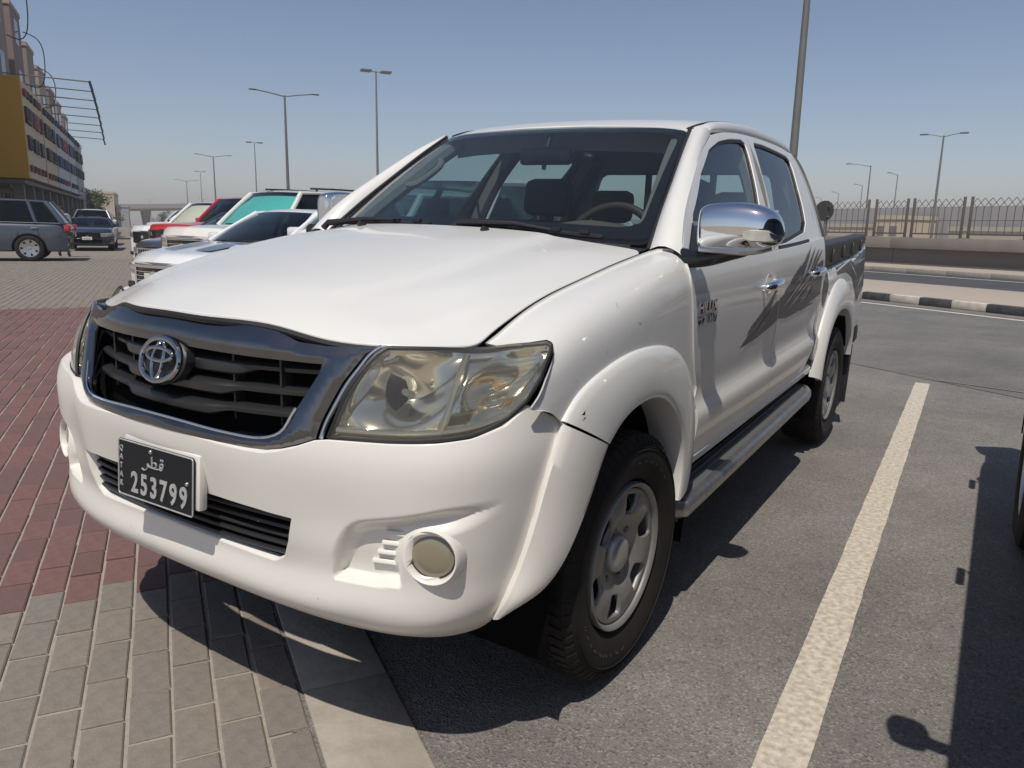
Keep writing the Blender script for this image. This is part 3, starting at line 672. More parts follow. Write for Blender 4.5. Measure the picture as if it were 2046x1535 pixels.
def scaled(poly, k, dx=0.):
    P = np.array(poly); c = P.mean(0); L = (P.max(0) - P.min(0)); return c + (P - c) * (1 - 2 * k / L)
def inset(fn, d):
    def f(uv):
        P = fn(uv); n = normals(fn, uv); n = np.where((n[:, 0] < 0)[:, None], -n, n); return P - n * d
    return f
SEALW = MB
for s in (1, -1):
    for dn, lo, fo, wo in (('front', fdo, FFO, WF), ('rear', rdo, RFO, WR)):
        V1, F1 = patch(DOOR, lo, [], .02, .014, .0025, False); V2, F2 = patch(GREEN, fo, [wo], .02, .014, .0025, False)
        if normals(DOOR, [(2., .9)])[0][0] < 0: F1 = [f[::-1] for f in F1]
        if normals(GREEN, [(2., .3)])[0][0] < 0: F2 = [f[::-1] for f in F2]
        V = va(np.concatenate([V1, V2]), np.concatenate([V1.N, V2.N * (1 if np.dot(normals(GREEN, [(2., .3)])[0], normals(DOOR, [(2., .9)])[0]) > 0 else -1)])); F = list(F1) + [tuple(i + len(V1) for i in f) for f in F2]
        if s < 0: V, F = mir(V, F)
        D = mobj(dn + '_door', V, F, PAINT, PK, sharp=50)
        ins = scaled(wo, .016)
        for nm, fn, pol, hl, m_ in (('window_seal', inset(GREEN, .006), wo, [ins], SEAL), ('window', inset(GREEN, .013), scaled(wo, .004), [], SGLASS)):
            V, F = patch(fn, pol, hl, .03, .006 if hl else 0, .001)
            if normals(GREEN, [(2., .3)])[0][0] < 0: F = [f[::-1] for f in F]
            if s < 0: V, F = mir(V, F)
            mobj(nm, V, F, m_, D)
        # belt moulding
        ys = np.linspace(wo[0][0] - .01, max(q[0] for q in wo if q[1] < .09) , 24); b = MB()
        b.tube([((GREEN((y, .008))[0] + [.004, 0, 0]) * [s, 1, 1]) for y in ys], .008, 8, flat=1.2); b.build('belt_moulding', SEAL, D)
        # handle
        hy, hz = ((2.26, 1.075) if dn == 'front' else (3.17, 1.095))
        P0 = DOOR(dz(hy, hz))[0]; b = MB()
        P = [P0 + [-.006, -.105, -.010], P0 + [.022, -.098, -.004], P0 + [.034, -.06, .000], P0 + [.036, 0, .003], P0 + [.034, .05, .006], P0 + [.022, .088, .009], P0 + [-.006, .095, .010]]
        b.tube(curve(np.array(P) * [s, 1, 1], 26), [.012 + .006 * math.sin(math.pi * k / 25) for k in range(26)], 12, flat=1.15); b.build('door_handle', CHROME, D)
        b = MB(); G = []
        for k, (r, o) in enumerate([(1., .0005), (.85, -.004), (.6, -.012), (.3, -.018), (.02, -.020)]):
            G.append([(DOOR(dz(hy - .01 + .052 * r * math.cos(t), hz + .004 + .040 * r * math.sin(t)))[0] + [o + .002, 0, 0]) * [s, 1, 1] for t in np.linspace(0, 2 * math.pi, 25)])
        b.grid(G, s < 0)
        b.build('handle_cup', PAINT, D)
        if s > 0 and dn == 'front': FRONTDOOR = D
        if s > 0 and dn == 'rear': REARDOOR = D
# A pillars
for s in (1, -1):
    e1 = curve([(.712,1.312,1.218),(.678,1.50,1.36),(.645,1.67,1.477),(.613,1.82,1.580),(.585,1.955,1.664)], 30)
    e2 = curve([(.828,1.306,1.212),(.790,1.405,1.321),(.743,1.584,1.442),(.692,1.797,1.562),(.643,2.03,1.656)], 30); G = []
    for p_, q_ in zip(e1, e2):
        d = q_ - p_; o = np.cross(e1[-1] - e1[0], d); o /= np.linalg.norm(o); o = o if o @ np.array([.5, -.6, .6]) > 0 else -o
        G.append([p_ - o * .02, p_ + o * .002] + [p_ + d * t + o * .055 * t * (1 - t) * 2 for t in (.15, .35, .55, .75, .9)] + [q_, q_ - o * .02])
    b = MB(); b.grid(np.array(G) * [s, 1, 1], s > 0); b.build('windscreen_pillar', PAINT, PK)
    b = MB(); b.tube((e1 + [.003, -.006, .004]) * [s, 1, 1], .0075, 8); b.build('windscreen_seal', SEAL, PK)
# roof side rails and mouldings
for s in (1, -1):
    ys = np.linspace(1.97, 3.50, 40); G = []
    for y in ys:
        a = ROOF((.597, y))[0]; c = GREEN((max(y, 2.03), .556))[0]; c = c if y > 2.03 else np.array([.643 - .002, y, 1.656 - (2.03 - y) * .42])
        c = np.array([c[0], y, c[2]]); kk = min(1, max(0, (y - 1.97) / .14)); m = (a + c) / 2 + np.array([.008, 0, .014]) * kk + [0, 0, -.004 * (1 - kk)]
        G.append([a - [.004, 0, .014], a + [.002, 0, .002], a * .7 + m * .3 + [0, 0, .006 * kk], m, c * .75 + m * .25 + [.004 * kk, 0, .002 * kk], c + [.001, 0, 0], c - [.012, 0, .012]])
    b = MB(); b.grid(np.array(G) * [s, 1, 1], s > 0); b.build('roof_rail', PAINT, PK, sharp=60)
    b = MB(); b.tube([ROOF((.592, y))[0] * [s, 1, 1] + [0, 0, .001] for y in np.linspace(1.93, 3.42, 30)], .006, 6); b.build('roof_moulding', SEAL, PK)
pobj('roof', ROOFF, rounded([(-.592, 1.912), (.592, 1.912), (.592, 3.53), (-.592, 3.53)], .03), PAINT, PK, h=.04, rim=.02, lip=.004)
# windscreen
wo = rounded([(-.655, .012), (.655, .012), (.655, .836), (-.655, .836)], .04)
V, F = patch(WSF, wo, [], .04, 0)
if normals(WSF, [(0, .4)])[0][1] > 0: F = [f[::-1] for f in F]
wsc = mobj('windscreen', V, F, WGLASS, PK)
fr_ = lambda uv: WSF(uv) + np.array([0, .006, -.004])
V, F = patch(fr_, rounded([(-.658, -.01), (.658, -.01), (.658, .84), (-.658, .84)], .04), [rounded([(-.622, .085), (.622, .085), (.628, .785), (-.628, .785)], .07)], .03, 0)
if normals(WSF, [(0, .4)])[0][1] > 0: F = [f[::-1] for f in F]
mobj('windscreen_border', V, F, GLOSSB, PK)
# cowl, wipers, washer nozzles
b = MB(); b.grid([[(x, 1.115 + .10 * x * x + o[0], 1.232 - .035 * x * x + o[1]) for x in np.linspace(-.72, .72, 30)] for o in ((-.02, -.03), (.04, .0), (.13, .012), (.24, .0))]); b.build('cowl', BLACK, PK)
for px, tipx in ((.06, .53), (-.62, -.13)):
    wy = lambda x: 1.145 + .15 * x * x
    wz = lambda x: 1.276 - .055 * x * x
    W_ = MB(); W_.tube([(px, wy(px) - .01, wz(px) - .012), (px + .02, wy(px) + .0, wz(px) + .012), ((px + tipx) / 2, wy((px + tipx) / 2) + .012, wz((px + tipx) / 2) + .018), (tipx - .10, wy(tipx) + .02, wz(tipx) + .010)], [.013, .012, .008, .006], 8)
    wo_ = W_.build('wiper', BLACK, PK)
    B_ = MB(); B_.tube([(x, wy(x) + .034, wz(x) + .004 + .004 * math.sin(9 * x)) for x in np.linspace(px - .02, tipx + .06, 14)], .0075, 6); B_.build('wiper_blade', BLACK, wo_)
    for x in np.linspace(px + .08, tipx, 5): MB().box((x, wy(x) + .03, wz(x) + .012), (.035, .012, .012)).build('wiper_claw', BLACK, wo_)
for x in (.235, -.31):
    b = MB(); b.tube([(x, 1.095, 1.252), (x, 1.088, 1.264), (x, 1.072, 1.270), (x, 1.062, 1.266)], [.012, .012, .010, .006], 10); b.build('washer_nozzle', BLACK, PK)
# cab back, corner and black rear strip
for s in (1, -1):
    V, F = patch(GREEN, [(3.398,.004),(3.408,.12),(3.438,.30),(3.470,.50),(3.44,.552),(3.52,.556),(3.535,.50),(3.525,.394),(3.490,.237),(3.455,.064),(3.445,.004)], [], .02, .02)
    if normals(GREEN, [(2., .3)])[0][0] < 0: F = [f[::-1] for f in F]
    if s < 0: V, F = mir(V, F)
    mobj('cab_corner_upper', V, F, PAINT, PK)
    V, F = patch(DOOR, [dz(3.397,.60), dz(3.398,.95), (3.400, dbelt(3.4)), (3.445, dbelt(3.445)), dz(3.45,1.0), dz(3.45,.60)], [], .02, .02)
    if normals(DOOR, [(2., .9)])[0][0] < 0: F = [f[::-1] for f in F]
    if s < 0: V, F = mir(V, F)
    mobj('cab_corner', V, F, PAINT, PK)
    ed = np.array([GREEN(q)[0] for q in [(3.545,.545),(3.540,.49),(3.527,.394),(3.492,.237),(3.458,.064),(3.447,.0)]]); e1 = curve(ed, 24); e2 = e1 + np.array([-.012, .030, .006]) ; G = []
    for p_, q_ in zip(e1, e2): G.append([p_ + [-.004, 0, 0], p_ + [.012, .006, 0], q_ + [.014, 0, 0], q_ + [.004, .014, 0], q_ + [-.04, .014, 0]])
    b = MB(); b.grid(np.array(G) * [s, 1, 1], s > 0); b.build('cab_rear_trim', BLACK, PK)
bk = [(.80,1.05),(.82,1.20),(.80,1.30),(.63,1.66),(.58,1.735),(0,1.755)]; bko = np.array(bk + [(-a, c) for a, c in bk[::-1]][1:])
bw = rounded([(-.60,1.285),(.60,1.285),(.52,1.60),(-.52,1.60)], .05)
def backfn(uv): uv = np.atleast_2d(uv); return np.stack([uv[:, 0], 3.455 + .05 * (uv[:, 1] - 1.3) + .0 * uv[:, 0] - .05 * uv[:, 0]**2, uv[:, 1]], 1)
V, F = patch(backfn, bko, [bw], .05, .03); mobj('cab_back', V, F, mat('cab back', (.25, .25, .245), .6), PK)
V, F = patch(lambda q: backfn(q) - [0, .01, 0], scaled(bw, -.005), [], .08, 0); mobj('rear_window', V, F, SGLASS, PK)
for x in (-.20, .20): MB().box((x, 3.462, 1.44), (.035, .02, .33)).build('rear_window_bar', BLACK, PK)
# ---- load bed
for s in (1, -1):
    bt = lambda y: BED.v[-1]
    lo_ = [(3.465,.06),(3.465,.30),(3.465,.62),(3.468, bt(3.5)),(4.3, bt(0)),(4.9, bt(0)),(5.10, bt(0)),(5.112,.5),(5.10,.3),(5.06,.10),(4.70,.06),(4.585,.06)]
    ar = [(4.56,.16),(4.49,.285),(4.37,.385),(4.2,.452),(4.0,.472),(3.84,.452),(3.68,.387),(3.56,.285),(3.485,.16)]
    V, F = patch(BED, lo_ + ar, [], .025, .016)
    if normals(BED, [(4., .3)])[0][0] < 0: F = [f[::-1] for f in F]
    if s < 0: V, F = mir(V, F)
    bs = mobj('bed_side', V, F, PAINT, PK, sharp=50)
    if s > 0: BEDSIDE = bs
    ys = np.linspace(3.50, 5.10, 30); G = []
    for y in ys:
        zt = 1.231 + (y - 3.55) * .0405 - .03 * sstep(5.0, 5.1, np.array(y)).item(); zb = BED((y, BED.v[-1]))[0][2]; xe = -.02 * sstep(4.95, 5.1, np.array(y)).item()
        G.append([(.828 + xe, y, zb - .004), (.840 + xe, y, zb + .014), (.842 + xe, y, zt - .045), (.846 + xe, y, zt - .035), (.842 + xe, y, zt - .008), (.830 + xe, y, zt), (.765 + xe, y, zt), (.752 + xe, y, zt - .012), (.745 + xe, y, .82), (.70, y, .80)])
    b = MB(); b.grid(np.array(G) * [s, 1, 1], s < 0); ln = b.build('bed_liner_rail', LINER, PK)
    for y in (3.78, 4.12, 4.45, 4.78):
        zt = 1.231 + (y - 3.55) * .0405; zb = BED((y, BED.v[-1]))[0][2]
        MB().box((.845 * s, y, (zt + zb) / 2 - .01), (.014, .028, .075), Matrix.Rotation(R(-14), 3, 'X'), bev=.004).build('liner_rib', SATIN if False else BLACK, ln)
    V, F = patch(BED, rounded([(3.66,.40),(3.92,.41),(3.95,.47),(3.90,.60),(3.67,.585)], .03), [], .03, .004, .001)
    if normals(BED, [(4., .3)])[0][0] < 0: F = [f[::-1] for f in F]
    V = V + [.003, 0, 0]
    if s < 0: V, F = mir(V, F)
    else: mobj('fuel_door', V, F, PAINT, PK)
b = MB(); b.box((0, 4.28, .80), (1.44, 1.6, .04)); b.box((0, 3.50, 1.02), (1.5, .03, .42)); b.build('bed_floor', LINER, PK)
b = MB(); b.box((0, 5.09, .93), (1.52, .05, .58), bev=.02); tg = b.build('tailgate', PAINT, PK)
MB().box((0, 5.12, 1.08), (.22, .02, .07), bev=.01).build('tailgate_handle', CHROME, tg)
b = MB(); b.box((0, 5.16, .56), (1.68, .16, .16), bev=.04); b.build('rear_bumper', BLACK, PK)
for s in (1, -1):
    b = MB(); b.box((.79 * s, 5.095, .93), (.10, .06, .36), bev=.015); b.build('tail_lamp', mat('tail lamp red', (.35, .02, .02), .15, coat=1.) if s > 0 else bpy.data.materials['tail lamp red'], PK)
# ---- blacked-out under-body, sill, arch liners
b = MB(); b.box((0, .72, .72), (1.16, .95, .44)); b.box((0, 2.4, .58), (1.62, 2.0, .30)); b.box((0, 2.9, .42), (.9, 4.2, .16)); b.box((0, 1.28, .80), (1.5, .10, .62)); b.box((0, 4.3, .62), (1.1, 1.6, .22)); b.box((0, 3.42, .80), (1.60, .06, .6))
b.build('underbody_blackout', VOID, PK)  # dark boxes added inside to block light through the panel gaps
for s in (1, -1):
    for yc, rr in ((.925, .475), (3.97, .485)):
        b = MB(); G = []
        for t in np.linspace(R(-18), R(198), 30): G.append([(x * s, yc + rr * k * math.cos(t), .385 + rr * k * math.sin(t)) for x, k in ((.52, 1.0), (.88, 1.0))])
        b.grid(G, s > 0)
        G = [[(.52 * s, yc + rr * k * math.cos(t), .385 + rr * k * math.sin(t)) for k in (.02, .5, 1.)] for t in np.linspace(R(-18), R(198), 20)]
        b.grid(G, s < 0); b.build('arch_liner', VOID, PK)
    b = MB(); ys = np.linspace(1.44, 3.36, 24); G = [[(.70 * s, y, .46 + .02 * (y - 1.45)), (.835 * s, y, .472 + .02 * (y - 1.45)), (.864 * s, y, .492 + .02 * (y - 1.45)), (.872 * s, y, .523 + .021 * (y - 1.45)), (.862 * s, y, .535 + .021 * (y - 1.45)), (.80 * s, y, .56 + .02 * (y - 1.45))] for y in ys]
    b.grid(G, s < 0); b.build('sill', PAINT, PK)
    # side step
    ys = np.linspace(1.285, 3.34, 48); G = []
    stz = lambda y: .402 + .031 * (y - 1.34)
    for i, y in enumerate(ys):
        zt = stz(y); e = min(1, (y - 1.28) / .05, (3.345 - y) / .16); e = math.sqrt(max(0, 1 - (1 - max(e, 0))**2)); xo = .74 + .178 * (.45 + .55 * e)
        G.append([(.70, y, zt + .014), (xo - .034, y, zt + .003), (xo - .031, y, zt + .008), (xo - .010, y, zt + .007), (xo, y, zt - .003), (xo + .003, y, zt - .024), (xo - .004, y, zt - .046), (xo - .03, y, zt - .058), (.70, y, zt - .058)])
    G = np.array(G); st = MB(); st.grid(G[:, :2] * [s, 1, 1], s < 0); st.grid(G[:, 6:] * [s, 1, 1], s < 0)
    for k in (0, -1): st.add(G[k] * [s, 1, 1], [tuple(range(9))])
    so_ = st.build('side_step', mat('step rubber', (.095, .098, .10), .55) if s > 0 else bpy.data.materials['step rubber'], PK)
    tr = MB(); tr.grid(G[:, 1:7] * [s, 1, 1], s < 0); tr.build('step_trim', mat('step trim metal', (.36, .36, .365), .36, .85, noise=(22, .7, (.24, .24, .24))) if s > 0 else bpy.data.materials['step trim metal'], so_)
    for k in range(6):
        x = .735 + k * .024; b = MB(); b.tube([(x * s, y, stz(y) + .0135 - (x - .70) * .058) for y in np.linspace(1.36, 3.15, 20)], .004, 5); b.build('step_ridge', bpy.data.materials['step rubber'], so_)
    for y in (1.75, 2.95): MB().box((.66 * s, y, .38), (.20, .06, .03)).build('step_bracket', BLACK, so_)
    # mud flaps
    MB().box((.78 * s, 4.52, .36), (.26, .012, .40), Matrix.Rotation(R(-6), 3, 'X'), bev=.004).build('mud_flap', BLACK, PK)
    b = MB(); b.box((.80 * s, 1.33, .44), (.16, .012, .22), Matrix.Rotation(R(-4), 3, 'X')); b.build('mud_flap', BLACK, PK)
# ---- door mirrors
for s in (1, -1):
    sec = []  # cross sections along x of the shell: centre y, z, half depth, half height
    tab = [(.878,1.300,.030,.055,1.298),(.890,1.300,.052,.063,1.300),(.92,1.300,.066,.069,1.303),(.97,1.300,.073,.071,1.305),(1.03,1.300,.073,.069,1.305),(1.075,1.300,.066,.061,1.302),(1.105,1.305,.050,.047,1.298),(1.120,1.312,.030,.028,1.292),(1.126,1.318,.006,.006,1.288)]
    G = []; G2 = []
    for x, yc, hy_, hz_, zc in tab:
        row = []
        for t in np.linspace(0, 2 * math.pi, 41):
            c, si = math.cos(t), math.sin(t); ex = .62
            yy = yc + (-hy_ * abs(c)**ex if c > 0 else .028 * min(1, hy_ / .05) * abs(c)**.4); zz = zc + hz_ * math.copysign(abs(si)**.72, si)
            row.append((x + .0, yy + .02, zz))
        G.append(row)
    G = curve(np.array(G).reshape(9, -1), 40).reshape(40, 41, 3)
    MIR = empty('door_mirror'); MIR.parent = PK
    if s < 0:
        MIR.matrix_local = Matrix.Translation((-.865, 1.47, .02)) @ Matrix.Rotation(R(-96), 4, 'Z') @ Matrix.Translation((.90, -1.345, 0))
    b = MB(); b.grid(G * [s, 1, 1], s < 0); b.add(G[0] * [s, 1, 1], [tuple(range(40))]); b.build('mirror_shell', CHROME, MIR, sharp=70)
    b = MB(); b.box((1.0 * s, 1.352, 1.300), (.20, .008, .115), bev=.003); b.build('mirror_glass', REFL, MIR)
    # base foot and sail
    b = MB(); P = curve(np.array([(.80,1.335,1.205),(.87,1.330,1.203),(.93,1.322,1.212),(.99,1.318,1.228),(1.05,1.318,1.240)]) * [s, 1, 1], 16)
    b.tube(P, [.030, .031, .030, .029, .028, .027, .026, .025, .024, .023, .022, .021, .020, .018, .014, .006], 12); b.build('mirror_foot', GLOSSB, MIR)
    b = MB(); G = curve([(.89,1.29,1.236),(.98,1.283,1.234),(1.06,1.288,1.238),(1.10,1.302,1.250)], 14); b.tube(G * [s, 1, 1], [.012] * 14, 8); b.build('mirror_lower_shell', SATIN, MIR)
    V, F = patch(inset(GREEN, -.004), [(1.372,.004),(1.385,.085),(1.470,.200),(1.475,.10),(1.478,.004)], [], .02, .012)
    if normals(GREEN, [(2., .3)])[0][0] < 0: F = [f[::-1] for f in F]
    if s < 0: V, F = mir(V, F)
    mobj('mirror_sail', V, F, BLACK, PK)
    # indicator strip in the shell
    b = MB(); G = []
    for x in np.linspace(1.030, 1.117, 18):
        k = (x - 1.03) / .087; yv = 1.318 - .073 * (1 - .55 * k**3.2); yv = 1.250 + .003 + .052 * k**3.4
        h_ = .012 + .006 * min(1, k * 4)
        G.append([(x, yv - .001, 1.281 - h_), (x, yv - .007, 1.281 - h_ * .8), (x, yv - .008, 1.281 + h_ * .8), (x, yv - .001, 1.281 + h_)])
    b.grid(np.array(G) * [s, 1, 1], s < 0); b.build('mirror_indicator', mat('indicator lens', (.62, .62, .55), .12, coat=1., noise=(40, .7, (.40, .40, .34))) if s > 0 else bpy.data.materials['indicator lens'], MIR)
# ---- wheels
def make_wheel(name, parent, full=True):
    """wheel with its outer face towards +x, axis through the origin"""
    Wl = empty(name); Wl.parent = parent
    Ro, hw = .384, .128
    prof = [(.055,.228),(.090,.232),(.106,.240),(.118,.262),(.128,.295),(.1295,.318),(.126,.340),(.117,.360),(.108,.3715),(.100,.376)]
    prof = prof + [(.07,.3775),(.03,.3785),(0,.379)]
    prof = prof + [(-a, r) for a, r in prof[-2::-1]]
    b = MB(); b.lathe(prof, 72, 'x'); ty = b.build('tyre', RUBBER, Wl, sharp=50)
    if full:
        tb = MB(); n = 64
        for k in range(n):
            t = 2 * math.pi * k / n
            for x0, x1, off, l in ((.062,.104,0,.62),(.022,.056,.5,.66),(-.018,.016,.15,.66),(-.056,-.024,.6,.66),(-.104,-.062,.3,.62)):
                a0 = t + off * 2 * math.pi / n; a1 = a0 + l * 2 * math.pi / n; V = []
                sk = .22 * 2 * math.pi / n
                for a, xx in ((a0, x0), (a1, x0), (a1 + sk, x1), (a0 + sk, x1)):
                    for r in (.372 if abs(xx) > .09 else .376, (.3835 if abs(xx) < .09 else .3775)): V.append((xx, r * math.cos(a), r * math.sin(a)))
                tb.add(V, [(1, 3, 5, 7), (0, 1, 7, 6), (0, 2, 3, 1), (2, 4, 5, 3), (4, 6, 7, 5)])
            for sg in (1, -1):  # shoulder lugs
                a0 = t; a1 = t + .55 * 2 * math.pi / n; V = []
                for a in (a0, a1):
                    for xx, r in ((.104, .3765), (.1165, .3655), (.123, .352), (.118, .350), (.10, .366)): V.append((sg * xx, r * math.cos(a), r * math.sin(a)))
                tb.add(V, [(0, 1, 6, 5), (1, 2, 7, 6), (2, 3, 8, 7), (0, 4, 3, 2, 1), (5, 6, 7, 8, 9)] if sg > 0 else [(5, 6, 1, 0), (6, 7, 2, 1), (7, 8, 3, 2), (1, 2, 3, 4, 0), (9, 8, 7, 6, 5)])
        tb.build('tread', RUBBER, ty, smooth=False)
        for q in range(3):
            rb = MB(); rb.lathe([(.1275 - .002 * q, .332 + .007 * q), (.1305 - .002 * q, .334 + .007 * q), (.1275 - .003 * q, .336 + .007 * q)], 72, 'x'); rb.build('sidewall_ring', RUBBER, ty)
        for word, a0, st, sz in (('GRANDTREK', R(200), R(8.2), .040), ('DUNLOP', R(20), R(9), .036)):
            for i, ch in enumerate(word):
                V, F = textmesh(ch, sz, .0015, 2); a = a0 + i * st
                # letters stand on the sidewall, tops outwards
                rr = .285 + V[:, 1]; aa = a + V[:, 0] / .285
                W_ = np.stack([.1285 - .35 * np.maximum(0, .30 - rr) + V[:, 2], -rr * np.sin(aa) * 1.0, rr * np.cos(aa)], 1)
                W_[:, 1] *= -1
                mobj('tyre_letter', W_, F, TLET, ty, smooth=False)
    # steel rim
    b = MB(); b.lathe([(.108,.2155),(.116,.222),(.1165,.2265),(.110,.2295),(.085,.2275),(.06,.222)], 72, 'x')
    b.lathe([(.108,.2155),(.098,.2110),(.075,.2050),(.055,.2030),(-.08,.1990),(-.108,.2155),(-.112,.227)], 72, 'x'); rim = b.build('rim', STEELW, Wl, sharp=50)
    # disc with six windows
    def disc(uv):
        uv = np.atleast_2d(uv); r = np.hypot(uv[:, 0], uv[:, 1]); t = np.arctan2(uv[:, 1], uv[:, 0])
        x = np.interp(r, [0,.055,.062,.095,.115,.135,.160,.185,.205], [.070,.070,.071,.083,.093,.100,.104,.104,.103])
        ridge = np.cos(6 * (t)) * -1; x = x + .003 * ridge * np.exp(-((r - .15) / .035)**2)
        return np.stack([x, uv[:, 0], uv[:, 1]], 1)
    holes = []
    for k in range(6):
        a = R(60 * k); pol = []
        for r_, w_ in ((.122,.026),(.150,.040),(.178,.050),(.194,.043)): pol.append((r_, w_))
        P = [(r_, w_) for r_, w_ in pol] + [(r_, -w_) for r_, w_ in pol[::-1]]
        P = rounded(P, .012, 4); holes.append(np.stack([P[:, 0] * math.cos(a) - P[:, 1] * math.sin(a), P[:, 0] * math.sin(a) + P[:, 1] * math.cos(a)], 1))
    ou = np.array([(.206 * math.cos(t), .206 * math.sin(t)) for t in np.linspace(0, 2 * math.pi, 97)[:-1]])
    V, F = patch(disc, ou, holes, .0125, .016, .003); mobj('rim_disc', V, F, STEELW, rim, sharp=60)
    b = MB(); b.lathe([(.052,.060),(.075,.0595),(.090,.056),(.098,.046),(.102,.030),(.1035,.012),(.1036,.0005)], 40, 'x'); b.build('hub_cap', mat('hub cap', (.40, .40, .40), .4, .5) if 'hub cap' not in bpy.data.materials else bpy.data.materials['hub cap'], Wl, sharp=60)
    for k in range(6):
        a = R(60 * k + 30); b = MB(); b.lathe([(.060,.0125),(.080,.0125),(.084,.010),(.085,.0005)], 6, 'x', (0, .086 * math.cos(a), .086 * math.sin(a))); b.build('wheel_nut', DARKM, Wl, smooth=False)
    b = MB(); b.lathe([(.035,.20),(.035,.0005)], 40, 'x'); b.lathe([(.02,.15),(.045,.15),(.045,.06)], 40, 'x'); b.build('brake_disc', VOID, Wl)
    return Wl
DARKM = mat('dark metal', (.13, .125, .12), .45, .7)
TLET = mat('tyre lettering', (.075, .052, .045), .7)
wl = make_wheel('wheel', PK)
wl.scale = (.950,) * 3; wl.location = (.776, .905, .3645); wl.rotation_euler = (R(17), 0, R(-1.5))
w2 = clone(wl, PK); w2.location = (.780, 3.97, .3645); w2.rotation_euler = (R(64), 0, 0)
for y in (.900, 3.97):
    c = clone(wl, PK); c.location = (-.776, y, .332); c.rotation_euler = (R(20), 0, R(180))
# ---- badge on the door
def ondoor(y, z, off=0.): P = DOOR(dz(y, z))[0]; return P + [off, 0, 0]
def badge(txt, y0, z0, size, sx, shear=.18, name='badge_letter', stp=None):
    x = 0.
    V, F = textmesh(txt, size, .005, 3, .0012, 'LEFT'); pts = []
    for v in V:
        yy = y0 + (v[0] + shear * v[1]) * sx; zz = z0 + v[1]; pts.append(ondoor(yy, zz, .003 + v[2]))
    mobj(name, pts, F, BADGE, FRONTDOOR, smooth=False)
badge('HILUX', 1.372, 1.042, .052, 1.22); badge('2.7', 1.385, .998, .040, 1.05); badge('VVTi', 1.478, 1.001, .038, 1.0)
# ---- decals: shards on the doors and bed side
def decal(surf, pts, m, par, off=.0015, h=.03, nm='decal'):
    P = [np.array(q) for q in pts]
    fn = lambda uv: surf(uv) + np.array([off, 0, 0])
    V, F = patch(fn, P, [], h, 0)
    if normals(surf, [P[0]])[0][0] < 0: F = [f[::-1] for f in F]
    mobj(nm, V, F, m, par)
rnd = random.Random(3)
def streak(surf, a, c, w, par, m, off):
    a = np.array(a); c = np.array(c); d = c - a; n_ = np.array([-d[1], d[0]]) / np.linalg.norm(d)
    decal(surf, [a, a + d * .3 - n_ * w, c, a + d * .4 + n_ * w], m, par, off, .05)
# solid sweep first, then tapering brush strokes that run back and slightly up
decal(DOOR, [(1.915,.835),(2.00,.868),(2.10,.895),(2.20,.922),(2.30,.944),(2.446,.972),(2.446,.882),(2.36,.868),(2.26,.858),(2.12,.845)], DECAL, FRONTDOOR)
decal(DOOR, [(2.463,.886),(2.458,.975),(2.60,.998),(2.76,1.020),(2.92,1.040),(3.10,1.060),(3.25,1.078),(3.387,1.092),(3.388,.915),(3.22,.902),(3.05,.892),(2.85,.884),(2.66,.878)], DECAL, REARDOOR)
for y, z, l, k, w_ in ((1.98,.872,.16,.40,.010),(2.06,.890,.20,.42,.012),(2.13,.905,.24,.45,.013),(2.20,.930,.22,.50,.012),(2.24,.930,.195,.62,.012),(1.95,.850,.22,.20,.008)):
    l = min(l, 2.444 - y); streak(DOOR, (y, z), (y + l, z + l * k), w_, FRONTDOOR, DECAL, .0018)
for y, z, l, k, w_ in ((2.47,.96,.26,.36,.014),(2.56,.99,.30,.38,.015),(2.66,1.00,.30,.42,.015),(2.76,1.02,.28,.50,.015),(2.84,1.03,.26,.58,.014),(2.94,1.04,.26,.50,.014),(3.04,1.05,.26,.42,.013),(3.12,1.06,.25,.34,.012),(2.50,.885,.40,-.02,.010),(2.80,.885,.45,.0,.010)):
    l = min(l, 3.385 - y); streak(DOOR, (y, z), (y + l, z + l * k), w_, REARDOOR, DECAL, .0018)
for y, z, l in ((2.02,.874,.22),(2.12,.880,.26),(2.20,.905,.23),(2.10,.862,.24)): streak(DOOR, (y, z), (min(y + l, 2.44), z + l * .30), .0045, FRONTDOOR, DECAL2, .003)
for i in range(12):
    y = 2.48 + rnd.random() * .6; z = .905 + rnd.random() * .10; l = .22 + rnd.random() * .14; streak(DOOR, (y, z), (min(y + l, 3.38), z + l * .28), .005 + .003 * rnd.random(), REARDOOR, DECAL2, .003)
for i, (y, z, l) in enumerate(((2.52,.930,.34),(2.70,.955,.40),(2.85,.930,.45),(3.00,.985,.36),(2.60,.905,.5))): streak(DOOR, (y, z), (min(y + l, 3.38), z + l * .24), .0030, REARDOOR, PAINT, .0036)
decal(BED, [(3.475,.38),(3.475,.50),(3.62,.60),(3.72,.625),(3.95,.628),(4.3,.630),(4.65,.605),(4.98,.585),(5.09,.55),(5.085,.40),(4.9,.33),(4.72,.29),(4.58,.37),(4.45,.46),(4.25,.515),(4.02,.530),(3.82,.51),(3.66,.44),(3.54,.33)], DECAL, BEDSIDE)
for a, c in (((3.55,.45),(4.05,.60)),((3.7,.56),(4.5,.60)),((4.45,.585),(5.06,.53)),((4.62,.37),(5.08,.50)),((4.40,.58),(4.66,.44))): streak(BED, a, c, .008, BEDSIDE, PAINT, .003)
for i in range(8):
    y = 4.05 + rnd.random() * .7; streak(BED, (y, .545 + .02 * rnd.random()), (y + .2, .585), .008, BEDSIDE, DECAL2, .0035)
